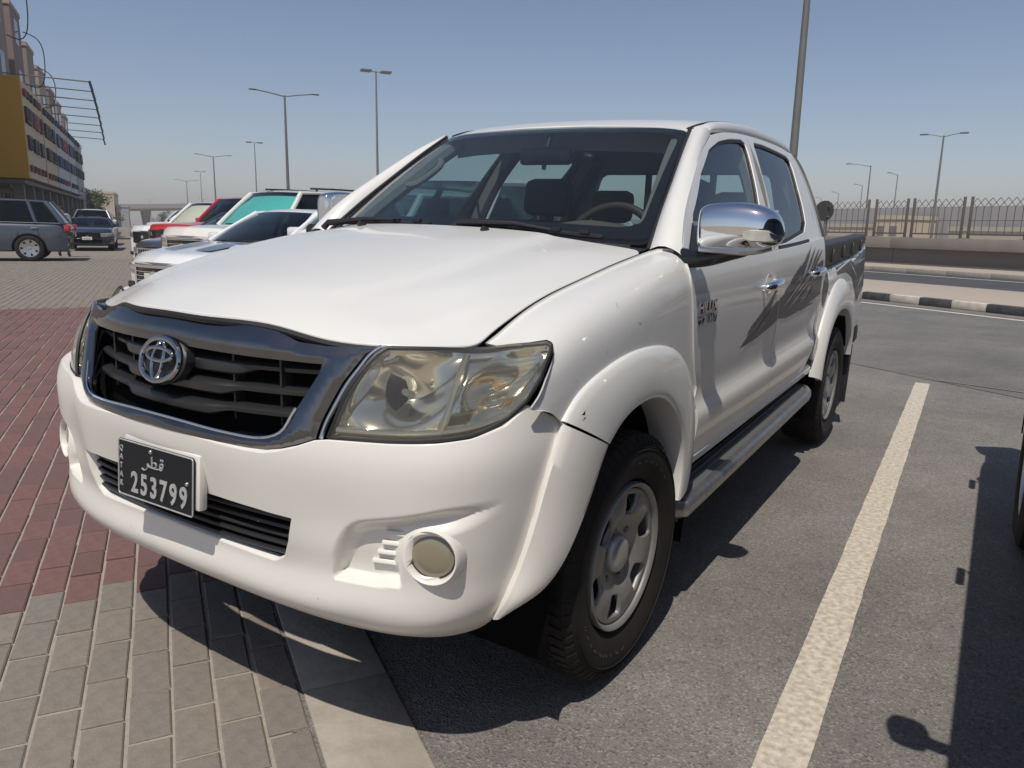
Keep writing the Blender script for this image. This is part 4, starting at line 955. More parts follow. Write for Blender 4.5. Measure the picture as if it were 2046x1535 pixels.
# ---- cabin
b = MB()
dash = [(-.70,1.20),(.70,1.20)]
G = [[(x, 1.27 + .12 * x * x + o[0], o[1] - .02 * x * x) for x in np.linspace(-.70, .70, 24)] for o in ((0, 1.225), (.15, 1.238), (.30, 1.225), (.36, 1.19), (.37, 1.05), (.33, .80))]
b.grid(G); b.build('dashboard', CABIN, PK)
b = MB(); G = []
for t in np.linspace(0, math.pi, 20): G.append([(.38 + r_ * .20 * math.cos(t), y, 1.205 + r_ * .105 * math.sin(t)) for y, r_ in ((1.40, .55), (1.47, .95), (1.55, 1.0), (1.64, .97))])
b.grid(G); b.build('instrument_hood', mat('dash brown', (.13, .095, .08), .75), PK)
SW = empty('steering_wheel', (.385, 1.70, 1.195)); SW.parent = PK; SW.rotation_euler = (R(-24), 0, 0)
b = MB(); b.tube([(.190 * math.cos(t), 0, .190 * math.sin(t)) for t in np.linspace(0, 2 * math.pi, 49)], .0165, 10, cap=False); b.build('wheel_rim', LEATHER, SW)
b = MB(); b.box((0, .01, -.01), (.17, .05, .13), bev=.02); b.box((-.12, .012, 0), (.12, .02, .035), bev=.005); b.box((.12, .012, 0), (.12, .02, .035), bev=.005); b.box((0, .012, -.12), (.05, .02, .12), bev=.005); b.build('wheel_hub', CABIN, SW)
def seat(x, y, w_, head=True, z0=.62, lean=-16):
    S = empty('seat', (x, y, z0)); S.parent = PK
    MB().box((0, 0, .08), (w_, .50, .16), bev=.05).build('seat_cushion', FABRIC, S)
    MB().box((0, .30, .40), (w_ * .96, .14, .58), Matrix.Rotation(R(lean), 3, 'X'), bev=.05).build('seat_back', FABRIC, S)
    for hx in ([0] if w_ < .8 else [-.38, .38]):
        MB().box((hx, .40, .80), (.27, .11, .19), Matrix.Rotation(R(-8), 3, 'X'), bev=.045).build('headrest', FABRIC, S)
        for k in (-.05, .05): MB().tube([(hx + k, .39, .60), (hx + k, .39, .74)], .007, 6).build('headrest_post', SATIN, S)
seat(-.36, 2.13, .50); seat(.36, 2.13, .50); seat(0, 2.95, 1.30, z0=.60)
b = MB(); b.box((0, 1.86, 1.565), (.245, .035, .068), Matrix.Rotation(R(6), 3, 'X'), bev=.014); b.tube([(0, 1.87, 1.60), (0, 1.90, 1.665)], .012, 8); b.box((0, 1.85, 1.522), (.014, .014, .022)); b.build('rear_view_mirror', GLOSSB, PK)
b = MB(); b.tube(curve([(-.600,1.66,1.44),(-.560,1.66,1.432),(-.535,1.70,1.455),(-.520,1.78,1.505),(-.520,1.82,1.535),(-.545,1.84,1.553),(-.575,1.83,1.555)], 26), .0145, 8); b.build('grab_handle', CABIN2, PK)
for s in (1, -1):  # inner pillars, roof lining
    e1 = curve([(.690,1.36,1.24),(.662,1.53,1.36),(.625,1.70,1.477),(.595,1.85,1.580),(.57,1.98,1.655)], 14); b = MB(); b.tube(e1 * [s, 1, 1] + [-.03 * s, .02, -.01], .038, 8); b.build('inner_pillar', CABIN2, PK)
    b = MB(); b.tube(curve([(.80,2.42,1.15),(.755,2.46,1.32),(.68,2.52,1.52),(.585,2.58,1.68)], 14) * [s, 1, 1], .045, 8); b.build('inner_pillar', CABIN2, PK)
    b = MB(); b.tube(curve([(.80,3.33,1.15),(.74,3.36,1.36),(.64,3.40,1.55),(.56,3.40,1.68)], 14) * [s, 1, 1], .055, 8); b.build('inner_pillar', CABIN2, PK)
    b = MB(); b.grid([[(s * (.80 - .0 * z), y, z) for y in np.linspace(1.4, 3.4, 8)] for z in (.6, .9, 1.17)], s > 0); b.build('door_card', CABIN, PK)
    b = MB(); b.tube(curve([(.745,2.43,1.40),(.70,2.43,1.2),(.66,2.40,.9)], 10) * [s, 1, 1], .016, 6, flat=.3); b.build('seat_belt', CABIN, PK)
b = MB(); b.grid([[(x, y, ROOF((abs(x), y))[0][2] - .035) for x in np.linspace(-.57, .57, 10)] for y in np.linspace(1.96, 3.46, 10)], True); b.build('roof_lining', CABIN2, PK)
b = MB(); b.grid([[(x, 1.985, ROOF((abs(x), 1.96))[0][2] - .02 - k) for x in np.linspace(-.55, .55, 10)] for k in (0, .09)]); b.build('sun_visor', CABIN2, PK)
# small stone chips, scratches and a leaf scrap on the paint
CHIP = mat('paint chip', (.10, .09, .08), .8); SCR = mat('scratch', (.46, .45, .43), .7)
rc = random.Random(11)
def fleck(fn, u, v, l, w_, a, m, par, out):
    P = [(u + x * math.cos(a) - y * math.sin(a), v + x * math.sin(a) + y * math.cos(a)) for x, y in ((-l, -w_ * .3), (-l * .2, -w_), (l, 0), (l * .1, w_), (-l * .8, w_ * .5))]
    V = fn(np.array(P)); n = normals(fn, [(u, v)])[0]; n = n if n @ np.array(out) > 0 else -n; c = V.mean(0)
    mobj('paint_chip', V + n * .0008, [tuple(range(5))], m, par, smooth=False)
for u, v, l, w_, a, m in ((1.15,.30,.012,.0022,.6,SCR),(.80,.13,.010,.002,1.9,SCR),(.90,.20,.009,.002,.4,SCR),(.70,.22,.006,.002,1.2,SCR),(.55,.25,.005,.002,.3,SCR)): fleck(WING, u, v, l, w_, a, m, PK, (1, 0, .3))
for k in range(13): fleck(bumpfn, rc.uniform(-.2, .95), rc.uniform(.37, .80), rc.uniform(.0008, .0022), rc.uniform(.0006, .0014), rc.random() * 6, CHIP if k % 3 else SCR, bumper, (.3, -1, 0))
for k in range(16): fleck(hoodfn, rc.uniform(-.5, .6), rc.uniform(.05, .9), rc.uniform(.001, .003), rc.uniform(.001, .0018), rc.random() * 6, SCR if k % 3 else CHIP, PK, (0, 0, 1))
mobj('leaf_scrap', np.array([(.935, .532, .862), (.938, .545, .872), (.934, .552, .858)]) + [-.036, 0, 0], [(0, 1, 2)], mat('dry leaf', (.12, .08, .04), .9), PK, smooth=False)
# ================================================================ GROUND AND ROADS
RD = Vector((-.8389, .5443, 0)); RN = Vector((.5443, .8389, 0))   # along the street / across it, away from the shops
def W2(d, n, z=0.): return (RD.x * d - RN.x * n, RD.y * d - RN.y * n, z)   # n > 0 towards the shops
RZ = math.atan2(RD.y, RD.x)
def rect(name, d0, d1, n0, n1, z, mat_, parent=None, **k):
    V = [W2(d0, n0, z), W2(d1, n0, z), W2(d1, n1, z), W2(d0, n1, z)]; return mobj(name, V, [(0, 1, 2, 3)], mat_, parent, smooth=False, **k)
def up(o):
    if o.data.polygons[0].normal.z < 0: o.data.flip_normals()
    return o
def asphalt(name, c0, c1, sc=1., bump=.5):
    m = bpy.data.materials.new(name); m.use_nodes = True; n = m.node_tree; b = n.nodes['Principled BSDF']; L = n.links
    tc = n.nodes.new('ShaderNodeTexCoord')
    def nz(scale, det=4, rough=.6):
        t = n.nodes.new('ShaderNodeTexNoise'); t.inputs['Scale'].default_value = scale; t.inputs['Detail'].default_value = det; t.inputs['Roughness'].default_value = rough; L.new(tc.outputs['Object'], t.inputs['Vector']); return t
    vo = n.nodes.new('ShaderNodeTexVoronoi'); vo.inputs['Scale'].default_value = 150 * sc; L.new(tc.outputs['Object'], vo.inputs['Vector'])
    fine = nz(190 * sc, 3, .7); big = nz(.9, 5); mid = nz(7, 6, .65)
    cr = n.nodes.new('ShaderNodeValToRGB'); e = cr.color_ramp.elements; e[0].position = .30; e[0].color = (*c0, 1); e[1].position = .72; e[1].color = (*c1, 1); L.new(fine.outputs['Fac'], cr.inputs['Fac'])
    # scattered pale stones and dark pits, cell by cell
    bw = n.nodes.new('ShaderNodeSeparateColor'); L.new(vo.outputs['Color'], bw.inputs[0])
    st = n.nodes.new('ShaderNodeMapRange'); st.inputs['From Min'].default_value = .72; st.inputs['From Max'].default_value = .95; st.inputs['To Max'].default_value = .42; L.new(bw.outputs[0], st.inputs['Value'])
    mx1 = n.nodes.new('ShaderNodeMix'); mx1.data_type = 'RGBA'; L.new(st.outputs[0], mx1.inputs['Factor']); L.new(cr.outputs[0], mx1.inputs['A']); mx1.inputs['B'].default_value = (c1[0] * 1.7, c1[1] * 1.6, c1[2] * 1.5, 1)
    pt = n.nodes.new('ShaderNodeMapRange'); pt.inputs['From Min'].default_value = .78; pt.inputs['From Max'].default_value = .97; pt.inputs['To Max'].default_value = .48; L.new(bw.outputs[1], pt.inputs['Value'])
    mx2 = n.nodes.new('ShaderNodeMix'); mx2.data_type = 'RGBA'; L.new(pt.outputs[0], mx2.inputs['Factor']); L.new(mx1.outputs['Result'], mx2.inputs['A']); mx2.inputs['B'].default_value = (c0[0] * .35, c0[1] * .35, c0[2] * .36, 1)
    # broad stains and dust
    ad = n.nodes.new('ShaderNodeMath'); ad.operation = 'MULTIPLY_ADD'; L.new(mid.outputs['Fac'], ad.inputs[0]); ad.inputs[1].default_value = .45; L.new(big.outputs['Fac'], ad.inputs[2])
    rg = n.nodes.new('ShaderNodeMapRange'); rg.inputs['From Min'].default_value = .5; rg.inputs['From Max'].default_value = .95; rg.inputs['To Min'].default_value = .74; rg.inputs['To Max'].default_value = 1.18; L.new(ad.outputs[0], rg.inputs['Value'])
    sc_ = n.nodes.new('ShaderNodeVectorMath'); sc_.operation = 'SCALE'; L.new(mx2.outputs['Result'], sc_.inputs[0]); L.new(rg.outputs[0], sc_.inputs['Scale']); L.new(sc_.outputs[0], b.inputs['Base Color'])
    b.inputs['Roughness'].default_value = .88; b.inputs['Specular IOR Level'].default_value = .3
    bp = n.nodes.new('ShaderNodeBump'); bp.inputs['Strength'].default_value = bump; bp.inputs['Distance'].default_value = .006; L.new(vo.outputs['Distance'], bp.inputs['Height']); L.new(bp.outputs[0], b.inputs['Normal'])
    return m
ASPH = asphalt('parking asphalt', (.140, .131, .121), (.245, .229, .209))
ROADM = asphalt('road asphalt', (.124, .118, .112), (.205, .194, .182), .9, .4)
FARROAD = asphalt('far road asphalt', (.060, .062, .066), (.085, .086, .090), .6, .2)
SAND = mat('sandy ground', (.34, .29, .23), .95, noise=(.8, .6, (.27, .23, .18)))
LINEM = mat('faded white line paint', (.62, .555, .45), .85, noise=(48, .9, (.34, .295, .24), 12), bump=(240, .4, .0015))
LINEW = mat('white line paint', (.62, .60, .56), .8, noise=(9, .5, (.48, .46, .43)))
JOINT = mat('paver joint sand', (.36, .315, .265), .95, noise=(70, .6, (.27, .235, .195)), bump=(150, .6, .004))
up(rect('ground', -1500, 1500, -1500, 1500, -.03, SAND, kind='structure'))
# parking apron
up(rect('parking_asphalt', -60, 130, -12.9, -.30, -.004, ASPH, kind='structure'))
road = up(rect('slip_road', -120, 200, -12.92, -6.4, .0, ROADM, kind='structure'))
# concrete edging flush with the asphalt, slab by slab
ED = empty('concrete_edging'); tag(ED, 'pale concrete edging strip between the pavers and the asphalt', 'edging')
CONC = mat('edging concrete', (.40, .36, .30), .9, noise=(16, .8, (.30, .265, .22), 8), bump=(60, .5, .004))
CONCD = mat('edging concrete dark', (.16, .145, .13), .9, noise=(14, .6, (.12, .11, .10)))
d = -3.0; i = 0
while d < 70:
    L_ = 1.0 if d < 14 else .5
    mb = MB(); mb.box((0, 0, 0), (L_ - .008, .240, .06), bev=.004); m_ = CONC if d < 14 or i % 2 == 0 else CONCD
    o = mb.build('edging_slab', m_, ED); o.location = W2(d + L_ / 2, -.478, -.0255 + random.uniform(-.001, .001)); o.rotation_euler = (0, 0, RZ + random.uniform(-.002, .002)); d += L_; i += 1
# painted bay lines (directions follow the parked cars)
def bay_line(name, p0, p1, w_, **k):
    p0 = np.array(p0); p1 = np.array(p1); dd = (p1 - p0); dd = dd / np.linalg.norm(dd); nn = np.array([-dd[1], dd[0]]) * w_ / 2; V = []; F = []
    P = [p0 + (p1 - p0) * t for t in np.linspace(0, 1, 60)]
    for q in P:
        j = [random.uniform(-.0016, .0016), random.uniform(-.0016, .0016)]; V += [(*(q + nn * (1 + j[0] / .05)), .0015), (*(q - nn * (1 + j[1] / .05)), .0015)]
    F = [(2 * k_, 2 * k_ + 1, 2 * k_ + 3, 2 * k_ + 2) for k_ in range(59)]
    return up(mobj(name, V, F, LINEM, None, smooth=False, kind='structure'))
bay_line('bay_line', (1.405, .15), (1.245, 6.55), .118)
up(mobj('bay_end_mark', [(1.36, 6.755, .0055), (2.6, 6.46, .0055), (2.606, 6.49, .0055), (1.366, 6.785, .0055)], [(0, 1, 2, 3)], mat('ghost paint', (.225, .212, .195), .9, noise=(18, .9, (.16, .15, .14), 8)), None, smooth=False, kind='structure'))
# ---- block paving: rows along the street, running bond
PAV = up(rect('paving', -60, 160, -.354, 9.0, -.0075, JOINT, kind='structure'))
PGREY = mat('grey paver', (.215, .188, .160), .92, noise=(30, .7, (.165, .143, .122), 8), bump=(90, .6, .004))
PGREY2 = mat('grey brown paver', (.240, .205, .170), .92, noise=(24, .7, (.175, .15, .125), 8), bump=(90, .6, .004))
PRED = mat('red paver', (.185, .098, .088), .92, noise=(26, .75, (.145, .078, .070), 8), bump=(90, .6, .004))
PRED2 = mat('dark red paver', (.155, .088, .080), .92, noise=(26, .7, (.125, .075, .068), 8), bump=(90, .6, .004))
pl_, pw_, ph_ = .2095, .1005, .04
def paver_mesh(name, m):
    b = MB(); x, y, h_ = pl_ / 2, pw_ / 2, .0
    V = []; c = .0045
    for z, k in ((-.03, 0), (-.004, 0), (0, c)): V += [(-x + k, -y + k, z), (x - k, -y + k, z), (x - k, y - k, z), (-x + k, y - k, z)]
    F = [(8, 9, 10, 11)] + [(r * 4 + i, r * 4 + (i + 1) % 4, (r + 1) * 4 + (i + 1) % 4, (r + 1) * 4 + i) for r in (0, 1) for i in range(4)]
    return mesh(name, V, F, m, smooth=False)
pmesh = {k: paver_mesh('paver', m) for k, m in (('g', PGREY), ('g2', PGREY2), ('r', PRED), ('r2', PRED2))}
cx, cy = 1.6958, -1.0147
cand = []
for row in range(0, 56):
    n_ = -.354 + .110 * (row + .5)
    off = .11 * (row % 2) + .03
    for k in range(-8, 130):
        d_ = -1.4 + .220 * k + off
        p_ = W2(d_, n_); dx, dy = p_[0] - cx, p_[1] - cy; dep = dx * math.sin(yaw) + dy * math.cos(yaw); lat = dx * math.cos(yaw) - dy * math.sin(yaw)
        if dep < .9 or abs(lat) > dep * .80 + .3: continue
        if lat > dep * .05 and dep > 3: continue
        red = (d_ > .93 + (.0 if row % 2 else .0)) and d_ < 11.0
        cand.append((math.hypot(dx, dy), d_, n_, red))
cand.sort(); solid = MB()
V0 = None
rest = {'g': [], 'g2': [], 'r': [], 'r2': []}
for i, (q, d_, n_, red) in enumerate(cand):
    kind = ('r' if random.random() < .6 else 'r2') if red else ('g' if random.random() < .6 else 'g2')
    z_ = random.uniform(-.0022, .0022); rz_ = RZ + random.gauss(0, .010)
    jd, jn = random.uniform(-.002, .002), random.uniform(-.0015, .0015)
    if i < 300:
        o = link('paver', pmesh[kind], PAV, W2(d_ + jd, n_ + jn, z_), (random.gauss(0, .004), random.gauss(0, .004), rz_))
    else: rest[kind].append((d_ + jd, n_ + jn, z_, rz_))
bV = []; bF = []; bM = []
T = np.array([v.co[:] for v in pmesh['g'].vertices]); TF = [tuple(f.vertices) for f in pmesh['g'].polygons]
for mi, kind in enumerate(('g', 'g2', 'r', 'r2')):
    for d_, n_, z_, rz_ in rest[kind]:
        c_, s_ = math.cos(rz_), math.sin(rz_); p_ = W2(d_, n_, z_); k0 = len(bV)
        for x, y, z in T: bV.append((p_[0] + x * c_ - y * s_, p_[1] + x * s_ + y * c_, p_[2] + z))
        bF += [tuple(a + k0 for a in f) for f in TF]; bM += [mi] * len(TF)
mobj('paver_field', bV, bF, [PGREY, PGREY2, PRED, PRED2], PAV, smooth=False, mi=bM, kind='stuff')
# beyond the laid blocks the material carries the bond
def bond(name, c1, c2, cj):
    m = bpy.data.materials.new(name); m.use_nodes = True; n = m.node_tree; b = n.nodes['Principled BSDF']; L = n.links
    tc = n.nodes.new('ShaderNodeTexCoord'); mp = n.nodes.new('ShaderNodeMapping'); mp.inputs['Rotation'].default_value = (0, 0, -RZ); br = n.nodes.new('ShaderNodeTexBrick')
    br.inputs['Scale'].default_value = 1; br.inputs['Brick Width'].default_value = .44; br.inputs['Row Height'].default_value = .22; br.inputs['Mortar Size'].default_value = .012; br.inputs['Color1'].default_value = (*c1, 1); br.inputs['Color2'].default_value = (*c2, 1); br.inputs['Mortar'].default_value = (*cj, 1)
    L.new(tc.outputs['Object'], mp.inputs[0]); L.new(mp.outputs[0], br.inputs['Vector']); L.new(br.outputs['Color'], b.inputs['Base Color']); b.inputs['Roughness'].default_value = .92; return m
FB = bond('far grey pavers', (.205, .178, .150), (.235, .200, .168), (.27, .24, .20))
o = up(rect('paving_far', 26, 160, -.354, 9.0, -.003, FB, kind='structure'))
# ================================================================ ROAD SIDE (right) AND STREET BACKGROUND
def kbox(d0, d1, n0, n1, z0, z1, bev=.01):
    b = MB(); b.box((0, 0, 0), (abs(d1 - d0), abs(n1 - n0), z1 - z0), Matrix.Rotation(RZ, 3, 'Z'), bev=bev); c = W2((d0 + d1) / 2, (n0 + n1) / 2, (z0 + z1) / 2); b.V = [(v[0] + c[0], v[1] + c[1], v[2] + c[2]) for v in b.V]; return b
KW = mat('kerb white paint', (.60, .55, .47), .8, noise=(7, .8, (.42, .37, .31), 8), bump=(30, .3, .005)); KB = mat('kerb black paint', (.045, .047, .050), .7, noise=(9, .7, (.10, .10, .10), 8), bump=(30, .3, .005))
CONW = mat('wall concrete', (.245, .220, .190), .9, noise=(1.3, .8, (.20, .180, .158), 8), bump=(14, .25, .01)); CONW2 = mat('wall concrete panel', (.185, .165, .145), .9, noise=(1.1, .7, (.16, .143, .128), 8))
PALEP = mat('island paving', (.40, .335, .275), .9, noise=(6, .6, (.34, .285, .235), 8))
FENCE = mat('fence paint', (.15, .125, .105), .6, .2)
POLE = mat('galvanised pole', (.215, .205, .185), .5, .45, noise=(3, .5, (.17, .16, .145)))
LAMPM = mat('lamp head', (.09, .10, .075), .6)
# median island with painted kerb stones
ISL = empty('median_island', W2(8, -15, 0)); tag(ISL, 'paved median island between the two carriageways', 'island')
def child(b, name, m, par): o = b.build(name, m, par); o.matrix_parent_inverse = Matrix.Translation(par.location).inverted(); return o
child(kbox(-30, 60, -13.16, -16.95, 0, .135), 'island_paving', PALEP, ISL)
KRB = empty('painted_kerb', W2(8, -13.05, 0)); tag(KRB, 'kerb painted in alternating black and white blocks along the slip road', 'kerb')
d = 2.02; i = 0
while d < 24:
    L_ = .65; child(kbox(d + .006, d + L_ - .006, -13.02, -13.17, 0, .150, .018), 'kerb_stone', KW if i % 2 else KB, KRB); d += L_; i += 1
rect('road_edge_line', -40, 60, -12.42, -12.28, .005, LINEW, kind='structure'); up(bpy.data.objects['road_edge_line'])
b = MB(); b.box((0, 0, 0), (60, .16, .004)); 
up(rect('gutter', -40, 60, -12.99, -12.55, .004, mat('gutter dust', (.20, .175, .15), .95, noise=(3, .8, (.13, .12, .11), 8)), kind='structure'))
up(rect('far_carriageway', -80, 120, -23.6, -16.90, .004, FARROAD, kind='structure'))
up(rect('far_edge_line', -80, 120, -22.75, -22.60, .009, LINEW, kind='structure'))
FK = empty('far_kerb', W2(16, -23.7)); tag(FK, 'low pale kerb and walkway at the foot of the concrete wall', 'kerb')
d = 6.0
while d < 40: child(kbox(d + .005, d + 1.495, -23.55, -23.80, 0, .17, .015), 'kerb_stone', CONC, FK); d += 1.5
child(kbox(-20, 80, -23.80, -26.3, 0, .165, .0), 'walkway', PALEP, FK)
WALL = empty('retaining_wall', W2(18, -26.4)); tag(WALL, 'long low concrete wall with a projecting coping, carrying the steel fence', 'wall')
for d0 in (1.2, 7.6, 14.0, 19.55, 25.9, 32.3):
    d1 = {14.0: 19.55}.get(d0, d0 + 6.4)
    child(kbox(d0 + .012, d1 - .012, -26.55, -26.85, 0, .80, .0), 'wall_panel', CONW2, WALL); child(kbox(d0 + .012, d1 - .012, -26.35, -26.95, .78, 1.20, .012), 'wall_coping', CONW, WALL)
# steel fence panels
FG = 'steel fence panels on the concrete wall'
names = ['fence panel just behind the round sign', 'fence panel second from the round sign, over the wall joint', 'fence panel third from the round sign, in front of the tall double lamp post', 'fence panel with the most space on the right edge of the picture', 'fence panel cut by the right edge of the picture']
for fi, (d1, d0) in enumerate([(23.15, 21.00), (20.62, 19.18), (18.90, 16.86), (16.57, 14.55), (14.25, 12.2)]):
    FP = empty('fence_panel', W2((d0 + d1) / 2, -26.62, 1.2)); tag(FP, names[fi], 'fence', FG)
    def fb(P, r, nm): b = MB(); b.tube([W2(*q) for q in P], r, 6); child(b, nm, FENCE, FP)
    for dd in (d0, d1):
        b = kbox(dd - .038, dd + .038, -26.58, -26.66, 1.20, 2.68, .006); child(b, 'post', FENCE, FP); child(kbox(dd - .10, dd + .10, -26.54, -26.70, 1.198, 1.215, 0), 'post_foot', FENCE, FP)
    child(kbox(d0, d1, -26.60, -26.64, 1.32, 1.38, 0), 'bottom_rail', FENCE, FP); fb([(d0, -26.62, 1.84), (d1, -26.62, 1.84)], .011, 'middle_rail')
    nb = max(4, int(round((d1 - d0 - .1) / .285)))
    st = (d1 - d0 - .09) / nb
    for k in range(nb):
        dd = d0 + .045 + st * (k + .5); fb([(dd, -26.62, 1.36), (dd, -26.62, 2.30)], .014, 'bar')
        fb([(dd, -26.62, 2.30), (dd - st * .5, -26.62, 2.46)], .013, 'bar_branch'); fb([(dd, -26.62, 2.30), (dd + st * .5, -26.62, 2.46)], .013, 'bar_branch')
        fb([(dd - st * .5, -26.62, 2.46), (dd, -26.62, 2.62)], .013, 'bar_branch'); fb([(dd + st * .5, -26.62, 2.46), (dd, -26.62, 2.62)], .013, 'bar_branch')
# round sign seen from the back
SG = empty('road_sign', W2(12.2, -15.0, .13)); tag(SG, 'round road sign seen from behind on a grey post', 'sign')
def sgv(P): return W2(*P)
b = MB(); b.tube([W2(12.2, -15.02, .13), W2(12.2, -15.02, 2.0)], .03, 10); child(b, 'sign_post', POLE, SG)
b = MB(); ax = Vector((.30, .95, 0)).normalized(); M = Matrix.Translation(W2(12.22, -14.97, 1.83)) @ ax.to_track_quat('Z', 'Y').to_matrix().to_4x4()
b.prism([(.245 * math.cos(t), .245 * math.sin(t)) for t in np.linspace(0, 2 * math.pi, 33)[:-1]], -.004, .004, M); child(b, 'sign_disc', mat('sign back', (.060, .058, .055), .6, .3), SG)
b = MB(); 
for zz in (1.70, 1.95): b.box((0, 0, 0), (.34, .02, .03), Matrix.Rotation(RZ + R(-15), 3, 'Z')); n0 = len(b.V) - 8; c = W2(12.2, -15.0, zz); b.V[n0:] = [(v[0] + c[0], v[1] + c[1], v[2] + c[2]) for v in b.V[n0:]]
child(b, 'sign_bracket', POLE, SG)
# lamp posts
def lamp_post(loc, h, r0, r1, arms, label, group=None, cat='street lamp', arm_len=2.0, tilt=.12, az=None, head=(.62, .26, .10)):
    P = empty('street_lamp', loc); tag(P, label, cat, group)
    b = MB(); b.tube([(0, 0, 0), (0, 0, h * .5), (0, 0, h)], [r0, (r0 + r1) / 2, r1], 14); b.tube([(0, 0, 0), (0, 0, .35)], [r0 * 1.5, r0 * 1.3], 14); b.build('pole', POLE, P)
    az = RZ + R(90) if az is None else az
    for s in arms:
        c, q = math.cos(az) * s, math.sin(az) * s; b = MB(); b.tube([(0, 0, h - .1), (c * arm_len * .5, q * arm_len * .5, h - .02 + arm_len * .5 * tilt), (c * arm_len, q * arm_len, h + arm_len * tilt)], r1 * .65, 8); b.build('arm', POLE, P)
        b = MB(); b.box((c * (arm_len + .2), q * (arm_len + .2), h + arm_len * tilt - .01), head, Matrix.Rotation(az, 3, 'Z'), bev=.03); b.build('lamp_head', LAMPM, P)
    return P
lamp_post(W2(13.45, -15.0, .13), 9.0, .125, .07, (1, -1), 'tall grey lamp post rising right behind the pickup cab')
LG = 'double-armed street lamps along the road'
for (d, n_), txt in (((68.8, -10.8), 'nearest double-armed street lamp on the left half of the sky'), ((139.6, -9.5), 'second double-armed street lamp from the middle of the sky'), ((229.7, -8.3), 'smallest double-armed street lamp near the bridge')):
    lamp_post(W2(d, n_), 12, .17, .08, (1, -1), txt, LG, arm_len=2.4)
for (d, n_), txt in (((123.1, -33.2), 'tallest lamp mast with a cluster of floodlights left of the pickup cab'), ((249.1, -28.7), 'slim lamp mast with floodlights between the double-armed lamps'), ((408.5, -21.1), 'farthest slim lamp mast with floodlights above the bridge')):
    P = lamp_post(W2(d, n_), 25, .26, .12, (1, -1), txt, 'tall floodlight masts', 'lamp mast', arm_len=1.4, tilt=.0, head=(1.6, 1.3, .28))
lamp_post(W2(41.3, -57.5), 9.1, .13, .06, (1, -1), 'double-armed street lamp standing behind the steel fence', arm_len=1.2, az=R(0))
lamp_post(W2(64.0, -75.9), 9.1, .12, .06, (-1,), 'single-armed street lamp behind the round sign', arm_len=2.2, az=R(0))
rl = random.Random(5)
FLG = 'thin distant lamp posts beyond the bridge'
for k in range(22):
    d = 300 + rl.random() * 260; n_ = 4 - rl.random() * 150
    lamp_post(W2(d, n_), 11 + rl.random() * 4, .12, .07, (1, -1), 'thin lamp post far away on the skyline beyond the bridge', FLG, arm_len=1.8)
for k in range(4):
    lamp_post(W2(80 + 22 * k, -100 - 18 * k), 10, .11, .06, (1,), ['tallest of the thin lamps far behind the steel fence', 'second tallest of the thin lamps far behind the steel fence', 'third of the thin lamps far behind the steel fence', 'smallest of the thin lamps far behind the steel fence'][k], 'distant lamps behind the fence', arm_len=1.6)
# screen fence farther behind, low buildings
BG1 = mat('screen mesh panel', (.33, .32, .32), .9, noise=(.6, .5, (.30, .29, .29))); CREAMB = mat('cream building', (.52, .44, .33), .9, noise=(.4, .5, (.46, .39, .29))); GREYB = mat('grey building', (.33, .33, .33), .9); SANDB = mat('sand building', (.44, .39, .32), .9)
SF = empty('screen_fence', W2(40, -70)); tag(SF, 'long grey screen behind the steel fence', 'fence')
for k in range(16):
    d0 = 10 + k * 5.0; child(kbox(d0 + .03, d0 + 4.97, -70, -70.12, 1.0, 4.05, 0), 'screen_panel', BG1, SF); child(kbox(d0 - .06, d0 + .06, -69.9, -70.02, 0, 4.3, 0), 'screen_post', GREYB, SF)
FARW = mat('far window', (.16, .155, .15), .3)
def block(name, d0, d1, n0, n1, h, m, label, cat='building', wins=True, roofw=None, group=None):
    B = empty(name, W2((d0 + d1) / 2, (n0 + n1) / 2)); tag(B, label, cat, group); child(kbox(d0, d1, n0, n1, 0, h, 0), 'wall', m, B); child(kbox(d0 - .1, d1 + .1, n0 + .1 * (1 if n0 > n1 else -1), n1 - .1 * (1 if n0 > n1 else -1), h - .02, h + .35, 0), 'parapet', m, B)
    if wins:
        nw = max(2, int((d1 - d0) / 3.2))
        for fz in np.arange(1.2, h - 1.2, 3.0):
            for k in range(nw):
                dc = d0 + (d1 - d0) * (k + .5) / nw; nn = max(n0, n1); child(kbox(dc - .4, dc + .4, nn + .03, nn - .05, fz, fz + .9, 0), 'window', FARW, B)
    return B
block('low_building', 49.6, 52.4, -64, -69.0, 2.75, CREAMB, 'cream flat-roofed building behind the fence next to the double lamp', wins=True)
block('low_building', 53.0, 60, -66, -69.2, 2.0, SANDB, 'long low sand coloured building behind the fence near the round sign')
block('low_building', 36, 44.5, -64, -69, 1.75, SANDB, 'low sand coloured shed behind the fence at the right')
# bridge
BR = empty('flyover_bridge', W2(255, -30)); tag(BR, 'concrete flyover bridge crossing the end of the street', 'bridge')
path = [W2(254, 32), W2(258, 10), W2(258.5, -15), W2(254, -48), W2(243, -89), W2(226, -130), W2(200, -175)]
ztop_ = [5.1, 5.4, 6.3, 6.7, 5.8, 4.6, 3.2]; C3 = curve([(q[0], q[1], z) for q, z in zip(path, ztop_)], 60); G = []
for q, t in zip(C3, np.gradient(C3, axis=0)):
    nn = np.array([-t[1], t[0], 0]); nn /= np.linalg.norm(nn); G.append([q + nn * 5 + [0, 0, -1.5], q + nn * 6 + [0, 0, -.9], q + nn * 6 + [0, 0, .4], q + nn * 5.7 + [0, 0, .4], q - nn * 5.7 + [0, 0, .4], q - nn * 6 + [0, 0, .4], q - nn * 6 + [0, 0, -.9], q - nn * 5 + [0, 0, -1.5], q + nn * 5 + [0, 0, -1.5]])
b = MB(); b.grid(G); child(b, 'deck', mat('bridge concrete', (.30, .285, .265), .9, noise=(.3, .5, (.26, .245, .23))), BR)
